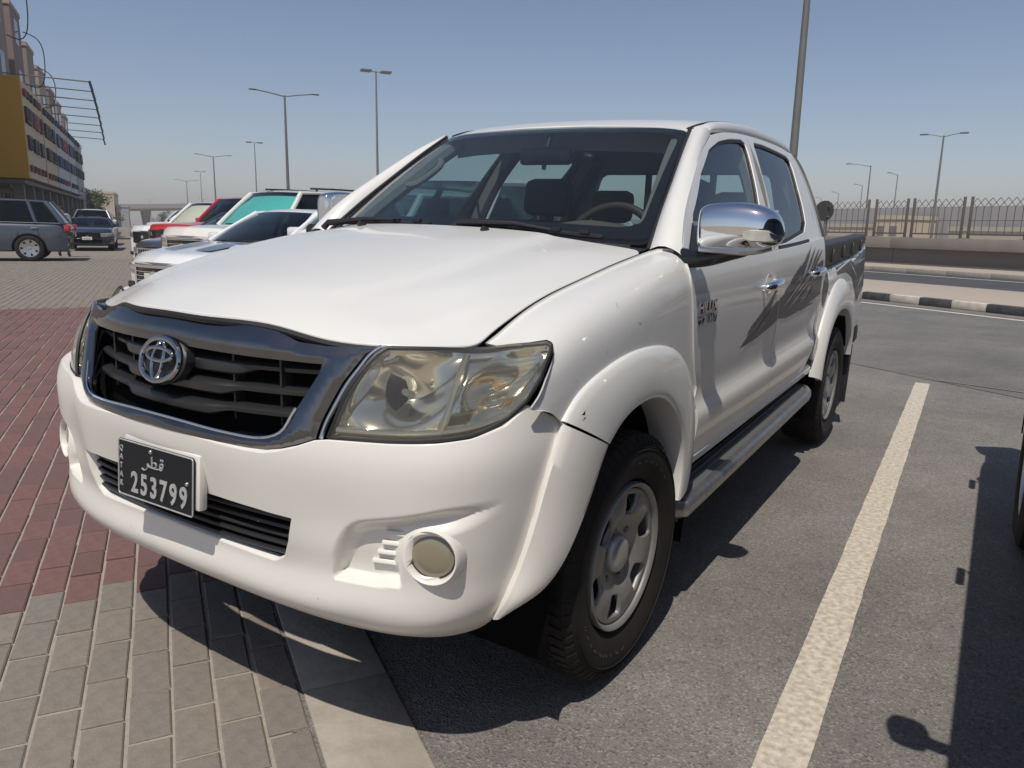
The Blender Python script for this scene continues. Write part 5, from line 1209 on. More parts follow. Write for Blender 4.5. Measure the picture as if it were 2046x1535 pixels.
for k in (8, 22, 36, 50):
    q = C3[k]; b = MB(); b.tube([(q[0], q[1], 0), (q[0], q[1], q[2] - 1.4)], [1.0, 1.5], 12); child(b, 'pier', bpy.data.materials['bridge concrete'], BR)
# tree and far blocks at the street end
def tree(name, loc, h, rad, label, seed, n=3200, group=None, leafc=(.045, .075, .022)):
    T_ = empty(name, loc); tag(T_, label, 'tree', group); rg = random.Random(seed)
    lm = bpy.data.materials.get('leaf') or mat('leaf', leafc, .7, noise=(1.5, .8, (.075, .105, .035)))
    b = MB(); b.tube([(0, 0, 0), (.05, 0, h * .25), (-.04, .03, h * .55)], [h * .035, h * .028, h * .015], 8)
    for k in range(7): a = k * 2.4; b.tube([(0, 0, h * (.2 + .04 * k)), (math.cos(a) * rad * .35, math.sin(a) * rad * .35, h * (.42 + .05 * k)), (math.cos(a) * rad * .6, math.sin(a) * rad * .6, h * (.55 + .05 * k))], [h * .012, h * .008, h * .003], 5)
    b.build('trunk', mat('bark', (.14, .105, .075), .9) if 'bark' not in bpy.data.materials else bpy.data.materials['bark'], T_)
    cl = [(rg.gauss(0, rad * .42), rg.gauss(0, rad * .42), h * (.24 + .70 * rg.random()), rad * (.22 + .25 * rg.random())) for _ in range(34)]; V = []; F = []
    for k in range(n):
        c = cl[k % 34]; sh = max(.35, 1.15 - abs(c[2] / h - .5)); d_ = Vector((rg.gauss(0, 1), rg.gauss(0, 1), rg.gauss(0, 1))).normalized() * c[3] * rg.random()**.4
        p_ = Vector((c[0] * sh, c[1] * sh, c[2])) + d_; u_ = Vector((rg.gauss(0, 1), rg.gauss(0, 1), rg.gauss(0, 1))).normalized(); v_ = u_.orthogonal().normalized(); s_ = h * .022 * (.6 + rg.random()); i0 = len(V)
        V += [p_ - u_ * s_, p_ + v_ * s_ * .5, p_ + u_ * s_, p_ - v_ * s_ * .5]; F.append((i0, i0 + 1, i0 + 2, i0 + 3))
    mobj('crown', V, F, lm, T_, smooth=False); return T_
tree('street_tree', W2(106, 6.5), 4.5, 2.0, 'dense green tree at the far end of the shop row', 4)
tree('street_tree', W2(150, -1.2), 3.0, 1.3, 'small dark tree far down the street under the bridge', 9, 1500)
block('far_building', 157, 175, 6.6, 16, 5.9, CREAMB, 'plain cream building behind the green tree at the street end', wins=False)
block('far_building', 98, 112, 7.4, 16, 4.6, GREYB, 'grey building just past the shop signs at the street end')
block('far_building', 158, 164, 4.4, 6.4, 3.6, GREYB, 'small dark gatehouse beside the bridge pier', wins=True)
# ---- the row of shops
SH = empty('shop_building', W2(62, 8)); tag(SH, 'beige shop building with stepped towers and a long band of sign boards', 'building')
BEI = mat('beige render', (.30, .25, .215), .9, noise=(.8, .6, (.26, .215, .185), 8)); PINK = mat('pinkish render', (.27, .195, .185), .9, noise=(.8, .6, (.235, .175, .165))); BEI2 = mat('pale render', (.40, .345, .285), .9, noise=(.8, .5, (.35, .30, .25))); COLM = mat('shop column', (.24, .22, .20), .85); SHGL = mat('shop glass', (.02, .028, .032), .1); BLUEF = mat('blue frame', (.02, .06, .12), .4)
child(kbox(49, 90, 8.4, 20, 0, 9.6, 0), 'wall', BEI, SH)
heights = [(50.5, 55.0, 17.0, BEI), (57.5, 61.5, 14.3, PINK), (63.5, 67, 13.0, BEI), (69, 73, 12.4, BEI2), (75, 79, 11.8, PINK), (80.5, 84, 11.4, BEI2), (85.5, 89.5, 10.9, BEI)]
for d0, d1, hh, m_ in heights:
    child(kbox(d0, d1, 7.35, 16, 3.0, hh, 0), 'tower', m_, SH); child(kbox(d0 - .06, d1 + .06, 7.29, 16.1, hh, hh + .28, 0), 'cornice', BEI2, SH)
    for z in np.arange(9.2, hh - 1.4, 3.1): child(kbox((d0 + d1) / 2 - .7, (d0 + d1) / 2 + .7, 7.33, 7.6, z, z + 1.5, 0), 'window', SHGL, SH)
for d0 in np.arange(49.8, 90, 4.0):
    child(kbox(d0, d0 + .5, 6.6, 7.1, 0, 3.3, 0), 'column', COLM, SH); child(kbox(d0 + .7, d0 + 3.7, 8.36, 8.5, .1, 2.8, 0), 'shop_window', SHGL, SH); child(kbox(d0 + 2.15, d0 + 2.25, 8.30, 8.37, .1, 2.8, 0), 'door_frame', BLUEF, SH)
child(kbox(48.2, 90, 6.3, 8.4, 3.15, 3.35, 0), 'canopy', COLM, SH)
# near building at the left edge
NB = empty('near_building', W2(40, 12)); tag(NB, 'pinkish building with cornices cut by the left edge of the picture', 'building')
child(kbox(36, 48.2, 9.2, 20, 0, 18.5, 0), 'wall', PINK, NB)
for z in (7.0, 8.1): child(kbox(36, 48.3, 8.4, 9.4, z, z + .5, 0), 'cornice', BEI2, NB)
child(kbox(46.9, 48.25, 8.9, 9.3, 0, 18.5, 0), 'pilaster', BEI, NB)
for z in (9.6, 13.0): child(kbox(44.2, 45.6, 9.16, 9.3, z, z + 2.2, 0), 'window', SHGL, NB)
child(kbox(42.5, 48.0, 9.12, 9.24, 0, 3.4, 0), 'shop_window', SHGL, NB)
for dd in (43.5, 45.4, 47.3): child(kbox(dd, dd + .18, 9.02, 9.14, 0, 3.4, 0), 'door_frame', BLUEF, NB)
child(kbox(40, 47.2, 8.7, 9.2, 3.6, 6.4, 0), 'fascia', mat('white fascia', (.42, .38, .36), .8), NB)
# sign boards
SY = mat('mustard sign board', (.52, .26, .008), .55); SB1 = mat('cream sign board', (.56, .45, .30), .6); SB2 = mat('white sign board', (.50, .50, .50), .6); SB3 = mat('grey sign board', (.20, .22, .26), .5); LRED = mat('sign red', (.30, .035, .04), .5); LBLU = mat('sign blue', (.03, .075, .17), .5); LDRK = mat('sign dark letters', (.035, .03, .03), .5); LWHT = mat('sign white letters', (.62, .62, .62), .5)
boards = [('yellow_sign_board', 47.9, 55.6, SB1, 'cream shop sign board with mustard yellow end panel', (LDRK, LDRK, LRED)), ('sign_board', 56.0, 62.2, SB1, 'cream shop sign board with dark and red lettering, second in the row', (LDRK, LDRK, LRED)), ('sign_board', 62.6, 70.6, SB2, 'white shop sign board with blue and red lettering', (LBLU, LBLU, LRED)), ('sign_board', 71.0, 77.0, SB2, 'pale shop sign board with dark blue lettering, fourth in the row', (LBLU, LDRK, LBLU)), ('sign_board', 77.4, 84.0, SB3, 'slate blue shop sign board at the far end of the row', (LDRK, LWHT, LDRK))]
for bi, (nm, d0, d1, m_, lab, cols) in enumerate(boards):
    S_ = empty(nm, W2((d0 + d1) / 2, 6.2, 3.4)); tag(S_, lab, 'sign')
    zt = 8.5 - bi * .12; child(kbox(d0, d1, 6.0, 6.9, 3.45, zt, 0), 'board', m_, S_)
    if bi == 0: child(kbox(47.55, 47.9, 5.98, 9.6, 3.40, 8.62, 0), 'end_panel', SY, S_)
    rg = random.Random(20 + bi)
    for z, h_ in ((7.75, .36), (6.35, .85), (4.95, .75), (3.80, .34)):
        dd = d0 + .35
        while dd < d1 - 1.0:   # one word of raised letters at a time
            c_ = rg.choice(cols); nl = rg.randint(3, 6); lw = h_ * rg.uniform(.55, .7); wm = MB()
            for _ in range(nl):
                if dd + lw > d1 - .25: break
                t_ = max(.05, h_ * .17)
                for x0, x1, z0, z1 in rg.choice([((0, t_, 0, 1), (0, lw * .75, 0, .2)), ((0, t_, 0, 1), (0, lw * .75, .8, 1), (0, lw * .6, .4, .58)), ((0, t_, 0, 1), (lw * .6, lw * .6 + t_, 0, 1), (0, lw * .7, .42, .6)), ((lw * .3, lw * .3 + t_, 0, 1), (0, lw * .75, .82, 1)), ((0, t_, 0, 1), (lw * .6, lw * .6 + t_, 0, 1), (0, lw * .7, 0, .18), (0, lw * .7, .82, 1))]):
                    q = kbox(dd + x0, dd + x1, 5.86, 6.0, z + z0 * h_, z + z1 * h_, 0); wm.add(q.V, q.F)
                dd += lw
            if wm.V: child(wm, 'sign_lettering', c_, S_)
            dd += .35 + rg.random() * .5
# outrigger lamps over the signs
for k in range(8):
    d = 49.5 + k * 3.2 * (1 + .06 * k); zz = 8.9 - .04 * k; ne = 2.75 + .055 * (d - 48) - .10 * k
    A = empty('outrigger_lamp', W2(d, 6.2, zz)); tag(A, ['sign lamp outrigger nearest the yellow board, highest of the rods', 'second sign lamp outrigger rod from the top', 'third sign lamp outrigger rod from the top', 'fourth sign lamp outrigger rod from the top', 'fourth sign lamp outrigger rod from the bottom', 'third sign lamp outrigger rod from the bottom', 'second sign lamp outrigger rod from the bottom', 'lowest and farthest sign lamp outrigger rod'][k], 'sign lamp', 'rod-mounted lamps over the sign boards')
    b = MB(); b.tube([W2(d, 7.0, zz + .1), W2(d, ne, zz)], .035, 6); child(b, 'rod', POLE, A)
    b = MB(); b.tube([W2(d, ne, zz + .05), W2(d, ne - .12, zz - .5)], .07, 6); child(b, 'lamp_head', BLACK, A)
# hanging cables on the towers
for k, (d, z0, z1, txt) in enumerate(((55.0, 15.5, 11.8, 'black cable looping from the first tower, high on the left'), (61.5, 13.5, 10.0, 'black cable looping from the second tower of the shop row'), (67.0, 12.2, 9.4, 'black cable looping from the third tower of the shop row'))):
    b = MB(); b.tube(curve([W2(d, 7.2, z0), W2(d, 6.5, z0 - .3), W2(d, 6.1, (z0 + z1) / 2), W2(d, 6.7, z1), W2(d, 7.3, z1 + .2)], 16), .035, 5); tag(b.build('hanging_cable', BLACK, None), txt, 'cable', 'cables on the towers')
# ================================================================ OTHER CARS
def paint(name, col, rough=.28): return bpy.data.materials.get(name) or mat(name, col, rough, coat=1., coat_r=.03)
CW = paint('car white', (.76, .76, .75)); CCREAM = paint('car cream white', (.74, .72, .65)); CDARK = paint('car dark grey', (.035, .038, .045)); CRED = paint('car red', (.50, .012, .022)); CNAVY = paint('car navy', (.020, .026, .048)); CGREY = paint('car slate grey', (.050, .064, .088)); CSILV = paint('car silver', (.48, .49, .50))
TEAL = mat('teal sunshade', (.10, .52, .47), .45, noise=(5, .4, (.08, .44, .40))); SHADE = mat('cream sunshade', (.68, .65, .50), .6)
CLRED = mat('car tail lamp', (.42, .012, .02), .15, coat=1.); CLAMP = mat('car lamp', (.55, .56, .57), .12, .6, coat=1.); PLW = mat('white plate', (.66, .66, .62), .5)
STY = {
 'suv':    dict(L=4.75, W=.94, top=[(0,.90),(.06,.965),(.25,1.03),(.7,1.075),(1.15,1.11)], belt=1.10, cowl=1.18, wt=2.02, rt=4.15, rb=4.55, rz=1.70, tail=1.06, wb=(.92,3.68), wr=.365),
 'big':    dict(L=5.15, W=.99, top=[(0,1.03),(.05,1.12),(.22,1.175),(.8,1.21),(1.3,1.235)], belt=1.22, cowl=1.34, wt=2.10, rt=4.75, rb=5.02, rz=1.90, tail=1.16, wb=(.95,3.95), wr=.40),
 'sedan':  dict(L=4.8, W=.91, top=[(0,.71),(.08,.775),(.3,.84),(.8,.91),(1.3,.965)], belt=.955, cowl=1.38, wt=2.22, rt=3.35, rb=4.10, rz=1.44, tail=1.00, wb=(.90,3.70), wr=.33),
 'coupe':  dict(L=4.78, W=.95, top=[(0,.76),(.08,.83),(.3,.905),(.9,.965),(1.5,1.0)], belt=.99, cowl=1.62, wt=2.35, rt=3.1, rb=4.15, rz=1.37, tail=1.02, wb=(.92,3.66), wr=.345),
 'pickup': dict(L=5.7, W=1.0, top=[(0,1.08),(.05,1.16),(.2,1.21),(.8,1.25),(1.4,1.275)], belt=1.25, cowl=1.50, wt=2.18, rt=3.85, rb=4.02, rz=1.92, tail=1.28, wb=(1.0,4.6), wr=.41)}
def lite_wheel(parent, x, y, r, s, rimc=SATIN):
    Wl = empty('wheel', (x, y, r)); Wl.parent = parent
    b = MB(); b.lathe([(.0,.62*r),(.10,.64*r),(.115,.70*r),(.12,.84*r),(.10,.97*r),(.06,r),(-.10,r),(-.12,.9*r),(-.12,.6*r)], 28, 'x')
    if s < 0: b.mirror()
    b.build('tyre', RUBBER, Wl)
    b = MB(); b.lathe([(.108,.66*r),(.105,.60*r),(.06,.57*r),(-.05,.56*r)], 28, 'x'); b.lathe([(.075,.17*r),(.082,.10*r),(.083,.001)], 16, 'x')
    for k in range(7):
        a = 2 * math.pi * k / 7; c, q = math.cos(a), math.sin(a); w_ = .055 * r / .35
        V = []
        for rr, xx in ((.10*r,.074),(.60*r,.096)):
            for sg in (-1, 1): V += [(xx, rr * c - sg * w_ * q, rr * q + sg * w_ * c), (xx - .03, rr * c - sg * w_ * q, rr * q + sg * w_ * c)]
        b.add(V, [(0, 4, 6, 2), (0, 1, 5, 4), (2, 6, 7, 3), (1, 3, 7, 5)])
    if s < 0: b.mirror()
    b.build('rim', rimc, Wl)
    b = MB(); b.lathe([(.02,.58*r),(.02,.001)], 24, 'x')
    if s < 0: b.mirror()
    b.build('brake_disc', VOID, Wl)
def make_car(name, style, body, loc, rz=0., scale=1., label='', cat='car', group=None, shade=None, stripes=None, rails=False, grille='bars', gl=None, lamps=CLAMP, dark_pillar=False, rimc=SATIN, plate=True, mw=.20):
    S = STY[style]; L, W, wr = S['L'], S['W'], S['wr']
    C = empty(name, loc, rz); C.scale = (scale,) * 3; tag(C, label, cat, group)
    gl = gl or DGLASS
    hood = Spl([q[0] for q in S['top']], [q[1] for q in S['top']])
    pk = style == 'pickup'
    def ztop(y):
        if y <= S['top'][-1][0]: return float(hood(y)[0][0])
        z0 = S['top'][-1][1]; t = min(1, (y - S['top'][-1][0]) / (L - S['top'][-1][0])); z = z0 + (S['tail'] - z0) * t
        if y > L - .25: z -= .14 * ((y - L + .25) / .25)**2
        return z
    def wid(y): return W * (1 - .16 * max(0, 1 - y / .55)**2.2 - .10 * max(0, (y - L + .6) / .6)**2)
    ys = sorted(set(list(np.linspace(0, L, 64)) + [yw + wr * 1.16 * math.cos(t) for yw in S['wb'] for t in np.linspace(0, math.pi, 17)])); G = []
    for y in ys:
        zt, w_ = ztop(y), wid(y); zb = .27
        ar = max((math.sqrt(max(0, (wr * 1.16)**2 - (y - yw)**2)) for yw in S['wb']), default=0)
        if ar > 0: zb = max(zb, wr + ar * .98)
        zm = zt - .12; hh = zm - .27
        def cl(z): return max(z, zb)
        fr = .55 if (y < .05) else 1.
        G.append([(0, y, zt + .012), (w_ * .45, y, zt + .008), (w_ * .80, y, zt - .004), (w_ * .92, y, zt - .028), (w_ * .975, y, cl(zt - .075)), (w_ * .995, y, cl(zm - hh * .12)), (w_, y, cl(zm - hh * .35)), (w_ * .995, y, cl(zm - hh * .55)), (w_ * .985, y, cl(zm - hh * .75)), (w_ * .96, y, cl(.30)), (w_ * .90, y, zb), (w_ * .72, y, max(.25, min(zb, .27)))])
    G = np.array(G); G[:, :, 1] += np.where(G[:, :, 1] < .001, .0, 0)
    # rounded nose in plan
    for i, y in enumerate(ys):
        k = max(0, 1 - y / .9); G[i, :, 1] += .22 * k * k * (G[i, :, 0] / W)**2
        k2 = max(0, (y - L + .7) / .7); G[i, :, 1] -= .16 * k2 * k2 * (G[i, :, 0] / W)**2
    b = MB(); b.grid(G, True); b.grid(G * [-1, 1, 1])
    for i in (0, -1):
        ring = list(G[i]) + [q * [-1, 1, 1] for q in G[i][:0:-1]]; b.add(ring, [tuple(range(len(ring)))[::(1 if i == 0 else -1)]])
    bd = b.build('body', body, C, sharp=45)
    MB().box((0, L / 2, .52), (W * 1.60, L * .93, .40)).build('underbody_blackout', VOID, C)  # dark box added inside so the hollow shell looks black
    for yw in S['wb']:
        for s in (1, -1):
            lite_wheel(C, s * (W - .125), yw, wr, s, rimc)
            b = MB(); G2 = [[(s * (W * x_), yw + (wr * 1.16) * math.cos(t), wr + wr * 1.14 * math.sin(t)) for x_ in (.60, .985)] for t in np.linspace(0, math.pi, 15)]; b.grid(G2, s > 0); b.build('arch_liner', VOID, C)
    # greenhouse
    be, rz_ = S['belt'], S['rz']; xb, xr = W * .93, W * .70
    cw, wt, rt, rb = S['cowl'], S['wt'], S['rt'], S['rb']; zb_ = ztop(min(rb, L - .3)) if not pk else be
    def gp(y, z, x): return (x, y, z)
    FB_, FT = np.array([(x * xb, cw - .16 * (1 - x * x) + .10 * x * x, be + .005) for x in np.linspace(-1, 1, 13)]), np.array([(x * xr, wt - .06 * (1 - x * x), rz_ - .045 + .02 * (1 - x * x)) for x in np.linspace(-1, 1, 13)])
    BB, BT = np.array([(x * xb * .95, rb + .06 * (1 - x * x), zb_ + .0) for x in np.linspace(-1, 1, 13)]), np.array([(x * xr * .97, rt + .05 * (1 - x * x), rz_ - .07 + .02 * (1 - x * x)) for x in np.linspace(-1, 1, 13)])
    def lift(A, B, k): return [A + (B - A) * t + np.array([0, 0, k * t * (1 - t)]) for t in np.linspace(0, 1, 7)]
    b = MB(); b.grid(lift(FB_, FT, .10), True); b.build('windscreen', gl, C)
    b = MB(); b.grid(lift(BB, BT, .05)); b.build('rear_window', DGLASS, C)
    # roof
    n = 14; R_ = []
    for t in np.linspace(0, 1, n):
        A = FT * (1 - t) + BT * t; A = A.copy(); bow = 4 * t * (1 - t) * .035 + .03 * (t > 0) * (t < 1); A[:, 2] += bow * (1 - (A[:, 0] / (xr * 1.05))**4 * .8); R_.append(A)
    b = MB(); b.grid(R_, True); rf = b.build('roof', body, C, sharp=60)
    for s in (1, -1):
        n2 = 18; B0, T0 = [], []
        for t in np.linspace(0, 1, n2):
            yb = cw + .10 + (rb - cw - .10) * t; yt = wt + (rt - wt) * t; B0.append((s * xb, yb, be + (zb_ - be) * t + .0)); T0.append((s * (xr + .012), yt, rz_ - .05 + 4 * t * (1 - t) * .03))
        B0, T0 = np.array(B0), np.array(T0)
        b = MB(); b.grid([B0, B0 * .5 + T0 * .5 + [s * .018, 0, 0], T0], s < 0); b.build('side_window', DGLASS if gl is not WGLASS else SGLASS, C)
        Bp, Tp = B0 + [s * .004, 0, 0], T0 + [s * .004, 0, 0]
        pcol = GLOSSB if dark_pillar else body
        def post(t0, w_, m_, nm):
            y0 = np.interp(t0, np.linspace(0, 1, n2), B0[:, 1]); i0 = np.array([np.interp(t0, np.linspace(0, 1, n2), B0[:, k]) for k in range(3)]); i1 = np.array([np.interp(t0, np.linspace(0, 1, n2), T0[:, k]) for k in range(3)])
            P = [i0 * (1 - t) + i1 * t + np.array([s * .018 * 4 * t * (1 - t), 0, 0]) for t in np.linspace(0, 1, 6)]
            b = MB(); b.tube(P, w_, 8); b.build(nm, m_, C)
        post(0, .045, body, 'front_pillar'); post(.46, .032, GLOSSB, 'centre_pillar'); post(1., .07 if style != 'sedan' else .05, body, 'rear_pillar')
        if style in ('suv', 'big'): post(.80, .05, body, 'rear_pillar')
        b = MB(); b.tube(T0, .030, 8); b.build('roof_edge', body, C)
        b = MB(); b.tube(B0 + [s * .008, 0, 0], .010, 6); b.build('belt_trim', CHROME if style in ('big', 'suv') else GLOSSB, C)
        # mirrors, handles, lamps
        b = MB(); b.box((s * (W + mw / 2), cw + .30, be + .07), (mw, .10, .14), bev=.035); b.tube([(s * W * .95, cw + .30, be + .02), (s * (W + .06), cw + .30, be + .04)], .025, 6); b.build('door_mirror', body if style != 'big' else GLOSSB, C)
        for t in (.40, .78):
            y = cw + .2 + (rb - cw - .2) * t; b = MB(); b.box((s * (W + .012), y, be - .17), (.03, .17, .028), bev=.01); b.build('door_handle', CHROME, C)
        for yk in (.02, .46, .86):
            y = cw + .15 + (rb - cw - .35) * yk; b = MB(); b.box((s * (W * .998), y, .70), (.006, .006, be - .62)); b.build('door_gap', VOID, C)
        hgt = .15 if style != 'sedan' else .11; zl = ztop(0) - .035 - hgt / 2
        b = MB(); Gl = []; pth = [(x, .22 * (x / W)**2 - .012) for x in np.linspace(.52, .83, 6) * W] + [(wid(y) + .010, y + .22 * max(0, 1 - y / .9)**2 * (wid(y) / W)**2) for y in np.linspace(.03, .30, 6)]
        for i_, (x, yy) in enumerate(pth):
            u = i_ / (len(pth) - 1); hh = hgt * (.75 + .25 * math.sin(math.pi * min(1, u * 1.3))) * (1 if u < .85 else .6); zc = zl + .045 * u
            Gl.append([(s * (x - .006), yy + .02, zc - hh / 2 - .004), (s * x, yy, zc - hh / 2), (s * (x + .006), yy - .006, zc), (s * x, yy, zc + hh / 2), (s * (x - .006), yy + .02, zc + hh / 2 + .004)])
        b.grid(Gl, s < 0); b.build('headlamp', lamps, C)
        b = MB(); b.box((s * W * .86, L - .09, be - .17), (.30, .16, .20), Matrix.Rotation(R(-10 * s), 3, 'Z'), bev=.04); b.build('tail_lamp', CLRED, C)
        b = MB(); b.box((s * W * .72, .12, .40), (.22, .06, .10), bev=.02); b.build('fog_lamp', GLOSSB, C)
        if rails: b = MB(); b.tube(T0[2:-2] + [-s * .06, 0, .085], .018, 8); b.tube([T0[3] + [-s * .06, 0, .03], T0[3] + [-s * .06, 0, .085]], .02, 6); b.tube([T0[-4] + [-s * .06, 0, .03], T0[-4] + [-s * .06, 0, .085]], .02, 6); b.build('roof_rail', BLACK, C)
    # face
    gh_ = .26 if style in ('big', 'pickup') else .20; gw = W * (.50 if style != 'pickup' else .66); zl = ztop(0) - .03 - gh_ * .38
    def fy(x): return .22 * (x / W)**2 - .006
    xs = np.linspace(-gw, gw, 13); b = MB(); b.grid([[(x, fy(x) - .004, z) for x in xs] for z in (zl - gh_ * .75, zl + gh_ * .35)]); gr = b.build('grille', GLOSSB, C)
    if grille == 'bars':
        for z in np.linspace(zl - gh_ * .6, zl + gh_ * .25, 4): b = MB(); b.tube([(x, fy(x) - .012, z) for x in xs], .010, 6); b.build('grille_bar', CHROME if body is not CRED else GLOSSB, gr)
    if grille == 'upright':
        for x in np.linspace(-gw, gw, 13): b = MB(); b.tube([(x, fy(x) - .012, zl - gh_ * .7), (x, fy(x) - .012, zl + gh_ * .3)], .008, 6); b.build('grille_bar', CHROME, gr)
    b = MB(); fr_ = [(x, fy(x) - .012, zl + gh_ * .36) for x in xs] + [(x, fy(x) - .012, zl - gh_ * .76) for x in xs[::-1]]; b.tube(fr_ + fr_[:1], .016, 6); b.build('grille_frame', CHROME if grille != 'black' else GLOSSB, gr)
    b = MB(); b.lathe([(-.03, .001), (-.028, .04), (-.01, .055)], 20, 'y', (0, -.004, zl - .04)); b.build('emblem', CHROME, gr)
    b = MB(); b.grid([[(x, .22 * (x / W)**2 - .008, z) for x in np.linspace(-W * .55, W * .55, 9)] for z in (.33, .47)]); b.build('lower_intake', VOID, C)
    if plate: MB().box((0, -.02, .52), (.36, .012, .12)).build('number_plate', PLW, C); MB().box((0, L + .02, .75), (.36, .012, .12)).build('number_plate', PLW, C)
    for px in (.15, -.42): b = MB(); b.tube([(px + u * .5, cw - .10 + .06 * u, be + .035 + .01 * u) for u in (0, .5, 1)], .010, 6); b.build('wiper', BLACK, C)
    if not shade:
        b = MB(); b.box((0, cw + .35, be - .10), (W * 1.6, .5, .25)); b.build('dashboard', CABIN, C)
        for x in (-.38, .38): MB().box((x * W, wt + .45, be - .05), (.45, .16, .7), bev=.06).build('seat', FABRIC, C); MB().box((x * W, wt + .50, be + .36), (.25, .10, .18), bev=.04).build('headrest', FABRIC, C)
        SWc = MB(); SWc.tube([(.38 * W + .18 * math.cos(t), cw + .62, be + .02 + .18 * math.sin(t)) for t in np.linspace(0, 2 * math.pi, 25)], .015, 6, cap=False); SWc.build('steering_wheel', BLACK, C)
    else:
        A, B_ = FB_ + [0, .07, .0], FT + [0, .06, -.035]; b = MB(); b.grid([A * (1 - t) + B_ * t + np.array([0, .012 * math.sin(9 * t), .085 * t * (1 - t)]) for t in np.linspace(.0, .93, 9)], True); b.build('sunshade', shade, C)
    if pk:
        b = MB(); b.box((0, (rb + L) / 2 - .02, ztop(L - .5) + .02), (W * 1.6, L - rb - .2, .02)); b.build('bed_floor', LINER, C)
    if stripes:
        for x0, x1 in ((-.62, -.20), (.10, .62)):
            b = MB(); Gs = []
            for t in np.linspace(0, 1, 14):
                y = .42 + .68 * t; z = ztop(y) + .024; a = x0 + (x1 - x0) * (.35 - .35 * t); c = x1
                k = max(0, 1 - y / .9); Gs.append([((a + (c - a) * u) * W, y + .22 * k * k * (a + (c - a) * u)**2, z - .012 * abs(a + (c - a) * u)**2) for u in np.linspace(0, 1, 6)])
            b.grid(Gs, True); b.build('hood_stripe', stripes, C)
    return C
ROWG = 'cars parked in the angled bays'
STRIPE = mat('slate stripe', (.075, .085, .105), .3, coat=.8)
def bay(k, f=0.): return (-2.6 * k, 1.687 * k + f, 0)
make_car('parked_car', 'suv', CW, bay(1, .75), 0, 1, 'white sport utility car in the bay right beside the pickup, seen through its cab', 'car', ROWG, gl=WGLASS)
make_car('parked_car', 'suv', CW, bay(2, 1.25), 0, 1, 'white car parked deep in the second bay, its windscreen edge beside the pickup pillar', 'car', ROWG, gl=WGLASS)
make_car('parked_car', 'sedan', CW, bay(3, .0), 0, 1.03, 'low white sedan with slate grey hood stripes and dark tinted windscreen', 'car', ROWG, stripes=STRIPE)
make_car('parked_car', 'big', CCREAM, bay(4, .55), 0, 1, 'large white sport utility car with teal sunshade behind its windscreen', 'car', ROWG, shade=TEAL, gl=glass('clear car glass', (.9, .95, .94), .9), rails=True, grille='bars')
make_car('parked_car', 'sedan', CDARK, bay(5, -.1), 0, 1.06, 'dark grey sedan with upright chrome grille beside the red pickup', 'car', ROWG, grille='upright')
make_car('parked_pickup', 'pickup', CRED, bay(6, .25), 0, 1, 'bright red pickup truck with black grille in the row of bays', 'pickup truck', ROWG, grille='black')
make_car('parked_car', 'big', CW, bay(7, -.35), 0, .97, 'white sport utility car with cream sunshade and black grille beyond the red pickup', 'car', ROWG, shade=SHADE, gl=bpy.data.materials['clear car glass'], grille='black')
make_car('parked_car', 'suv', CDARK, bay(8, .35), 0, 1, 'dark sport utility car just beyond the car with the cream sunshade', 'car', ROWG)
make_car('parked_car', 'suv', CDARK, bay(9, .1), 0, 1.03, 'second dark sport utility car along the row past the red pickup', 'car', ROWG)
FARG = 'far cars at the end of the row'
for k, c_, st, lb in ((10, CW, 'big', 'distant large white car, first one past the two dark ones'), (11, CW, 'suv', 'distant white car just before the silver sedan'), (12, CSILV, 'sedan', 'distant silver sedan low between white cars'), (13, CW, 'suv', 'distant white car just past the silver sedan'), (14, CDARK, 'suv', 'distant dark car near the far end of the bays'), (15, CW, 'big', 'last but one distant car, large and white'), (16, CW, 'sedan', 'farthest white sedan at the end of the bays')):
    make_car('parked_car', st, c_, bay(k, -.2 if k % 2 else .2), 0, 1, lb, 'car', FARG)
# dark car on the right edge
make_car('parked_car', 'big', CDARK, (2.865, -1.22, 0), 0, 1, 'dark car on the right edge of the bay line, mostly outside the picture', 'car', mw=.10)
# cars on the paving
make_car('grey_crossover', 'suv', CGREY, W2(26.4, 7.45), RZ + R(180), 1.08, 'slate grey crossover turning off the paved lane, its tail towards the cars', 'car', rimc=SATIN)
make_car('navy_coupe', 'coupe', CNAVY, W2(34.2, 2.55), RZ + R(-90), 1.0, 'dark navy coupe with white plate driving down the paved lane', 'car', grille='black')
make_car('white_pickup', 'pickup', CW, W2(41.5, 2.9), RZ + R(-90), .93, 'white pickup following behind the navy coupe', 'pickup truck')
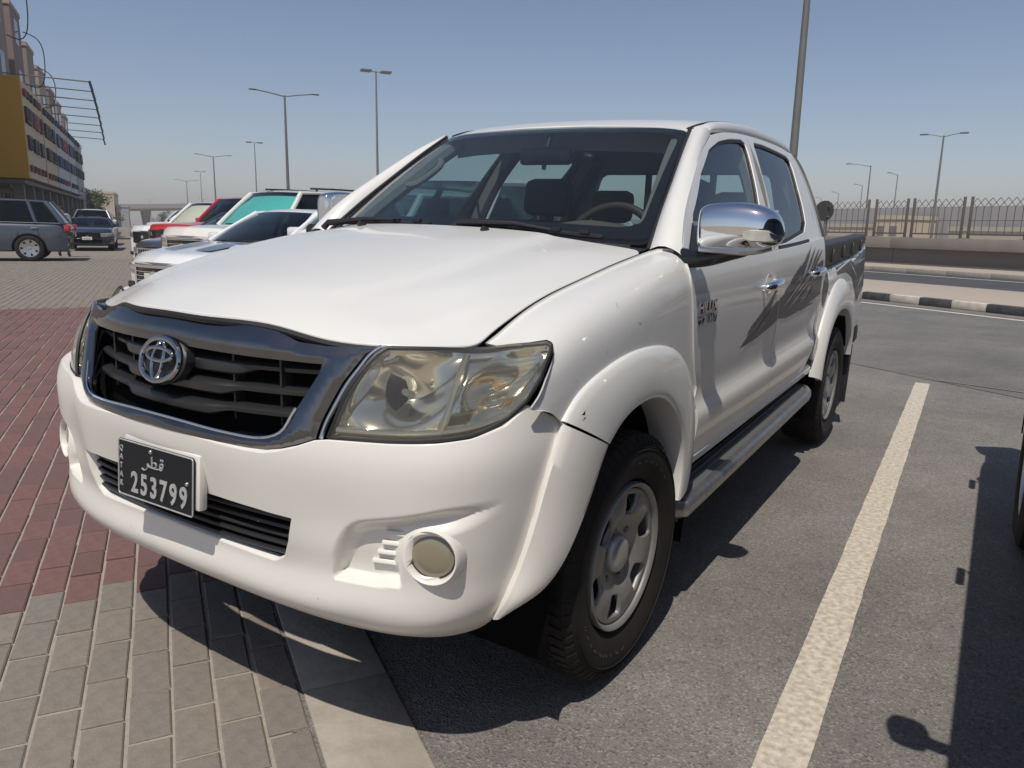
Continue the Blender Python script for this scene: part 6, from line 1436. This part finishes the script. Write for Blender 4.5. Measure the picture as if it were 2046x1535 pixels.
# ---- a man walking behind the crossover
PM = empty('person', W2(28.6, 2.85), RZ + R(-100)); tag(PM, 'person in a grey shirt and dark trousers walking behind the slate grey crossover', 'person')
SHIRT = mat('grey shirt', (.30, .29, .28), .9, noise=(8, .7, (.22, .21, .20))); SKIN = mat('skin', (.22, .12, .075), .6); TROU = mat('dark trousers', (.03, .03, .035), .9); HAIR = mat('black hair', (.01, .009, .008), .7)
J = [(0,0,.98,.15,.12),(0,.0,1.20,.15,.11),(0,.01,1.40,.17,.10),(0,.02,1.50,.07,.07),(0,.04,1.62,.085,.10),(0,.045,1.73,.085,.10),
     (.20,.0,1.42,.065),(.27,-.03,1.16,.05),(.24,.08,.92,.042),(-.20,.0,1.42,.065),(-.27,.0,1.16,.05),(-.25,.12,.94,.042),
     (.10,0,.90,.10),(.11,.10,.50,.068),(.11,.0,.09,.05),(.11,.14,.04,.045),(-.10,0,.90,.10),(-.10,-.04,.50,.068),(-.10,-.26,.12,.05),(-.10,-.14,.05,.045)]
E_ = [(0,1),(1,2),(2,3),(3,4),(4,5),(2,6),(6,7),(7,8),(2,9),(9,10),(10,11),(0,12),(12,13),(13,14),(14,15),(0,16),(16,17),(17,18),(18,19)]
bo = skin('body', J, E_, PM, SKIN, 2, 0)
me = bo.data; me.materials.append(SHIRT); me.materials.append(TROU); me.materials.append(HAIR)
for q in me.polygons:
    z = q.center.z; y = q.center.y
    q.material_index = 2 if z < .98 and abs(q.center.x) < .22 else 1 if (.98 <= z < 1.48 or (z > 1.12 and abs(q.center.x) > .2)) else 3 if z > 1.70 or (z > 1.60 and y < .03) else 0
for sx in (.25, -.25):   # hands with five fingers
    for k in range(5):
        b = MB(); x0 = sx + (k - 2) * .016; y0 = .09 if sx > 0 else .13; zl = (.085, .095, .10, .092, .06)[k]
        b.tube(curve([(x0, y0, .91), (x0, y0 + .012, .91 - zl * .5), (x0, y0 + .03, .91 - zl)], 5), [.010, .010, .009, .008, .006], 6); b.build('finger', SKIN, PM)
b = MB(); b.lathe([(.02, .001), (.012, .016), (-.02, .020), (-.045, .014)], 8, 'y', (0, .135, 1.655)); b.build('nose', SKIN, PM)
# ---- thin dusty air over the whole place
hm = bpy.data.materials.new('dusty air'); hm.use_nodes = True; hn = hm.node_tree; hn.nodes.remove(hn.nodes['Principled BSDF'])
pv = hn.nodes.new('ShaderNodeVolumePrincipled'); pv.inputs['Color'].default_value = (.93, .93, .94, 1); pv.inputs['Density'].default_value = .0011; pv.inputs['Anisotropy'].default_value = .2
hn.links.new(pv.outputs[0], hn.nodes['Material Output'].inputs['Volume'])
hz = MB(); hz.box((-150, 150, 12.5), (1300, 1300, 32)); tag(hz.build('haze', hm, None, smooth=False), kind='stuff')
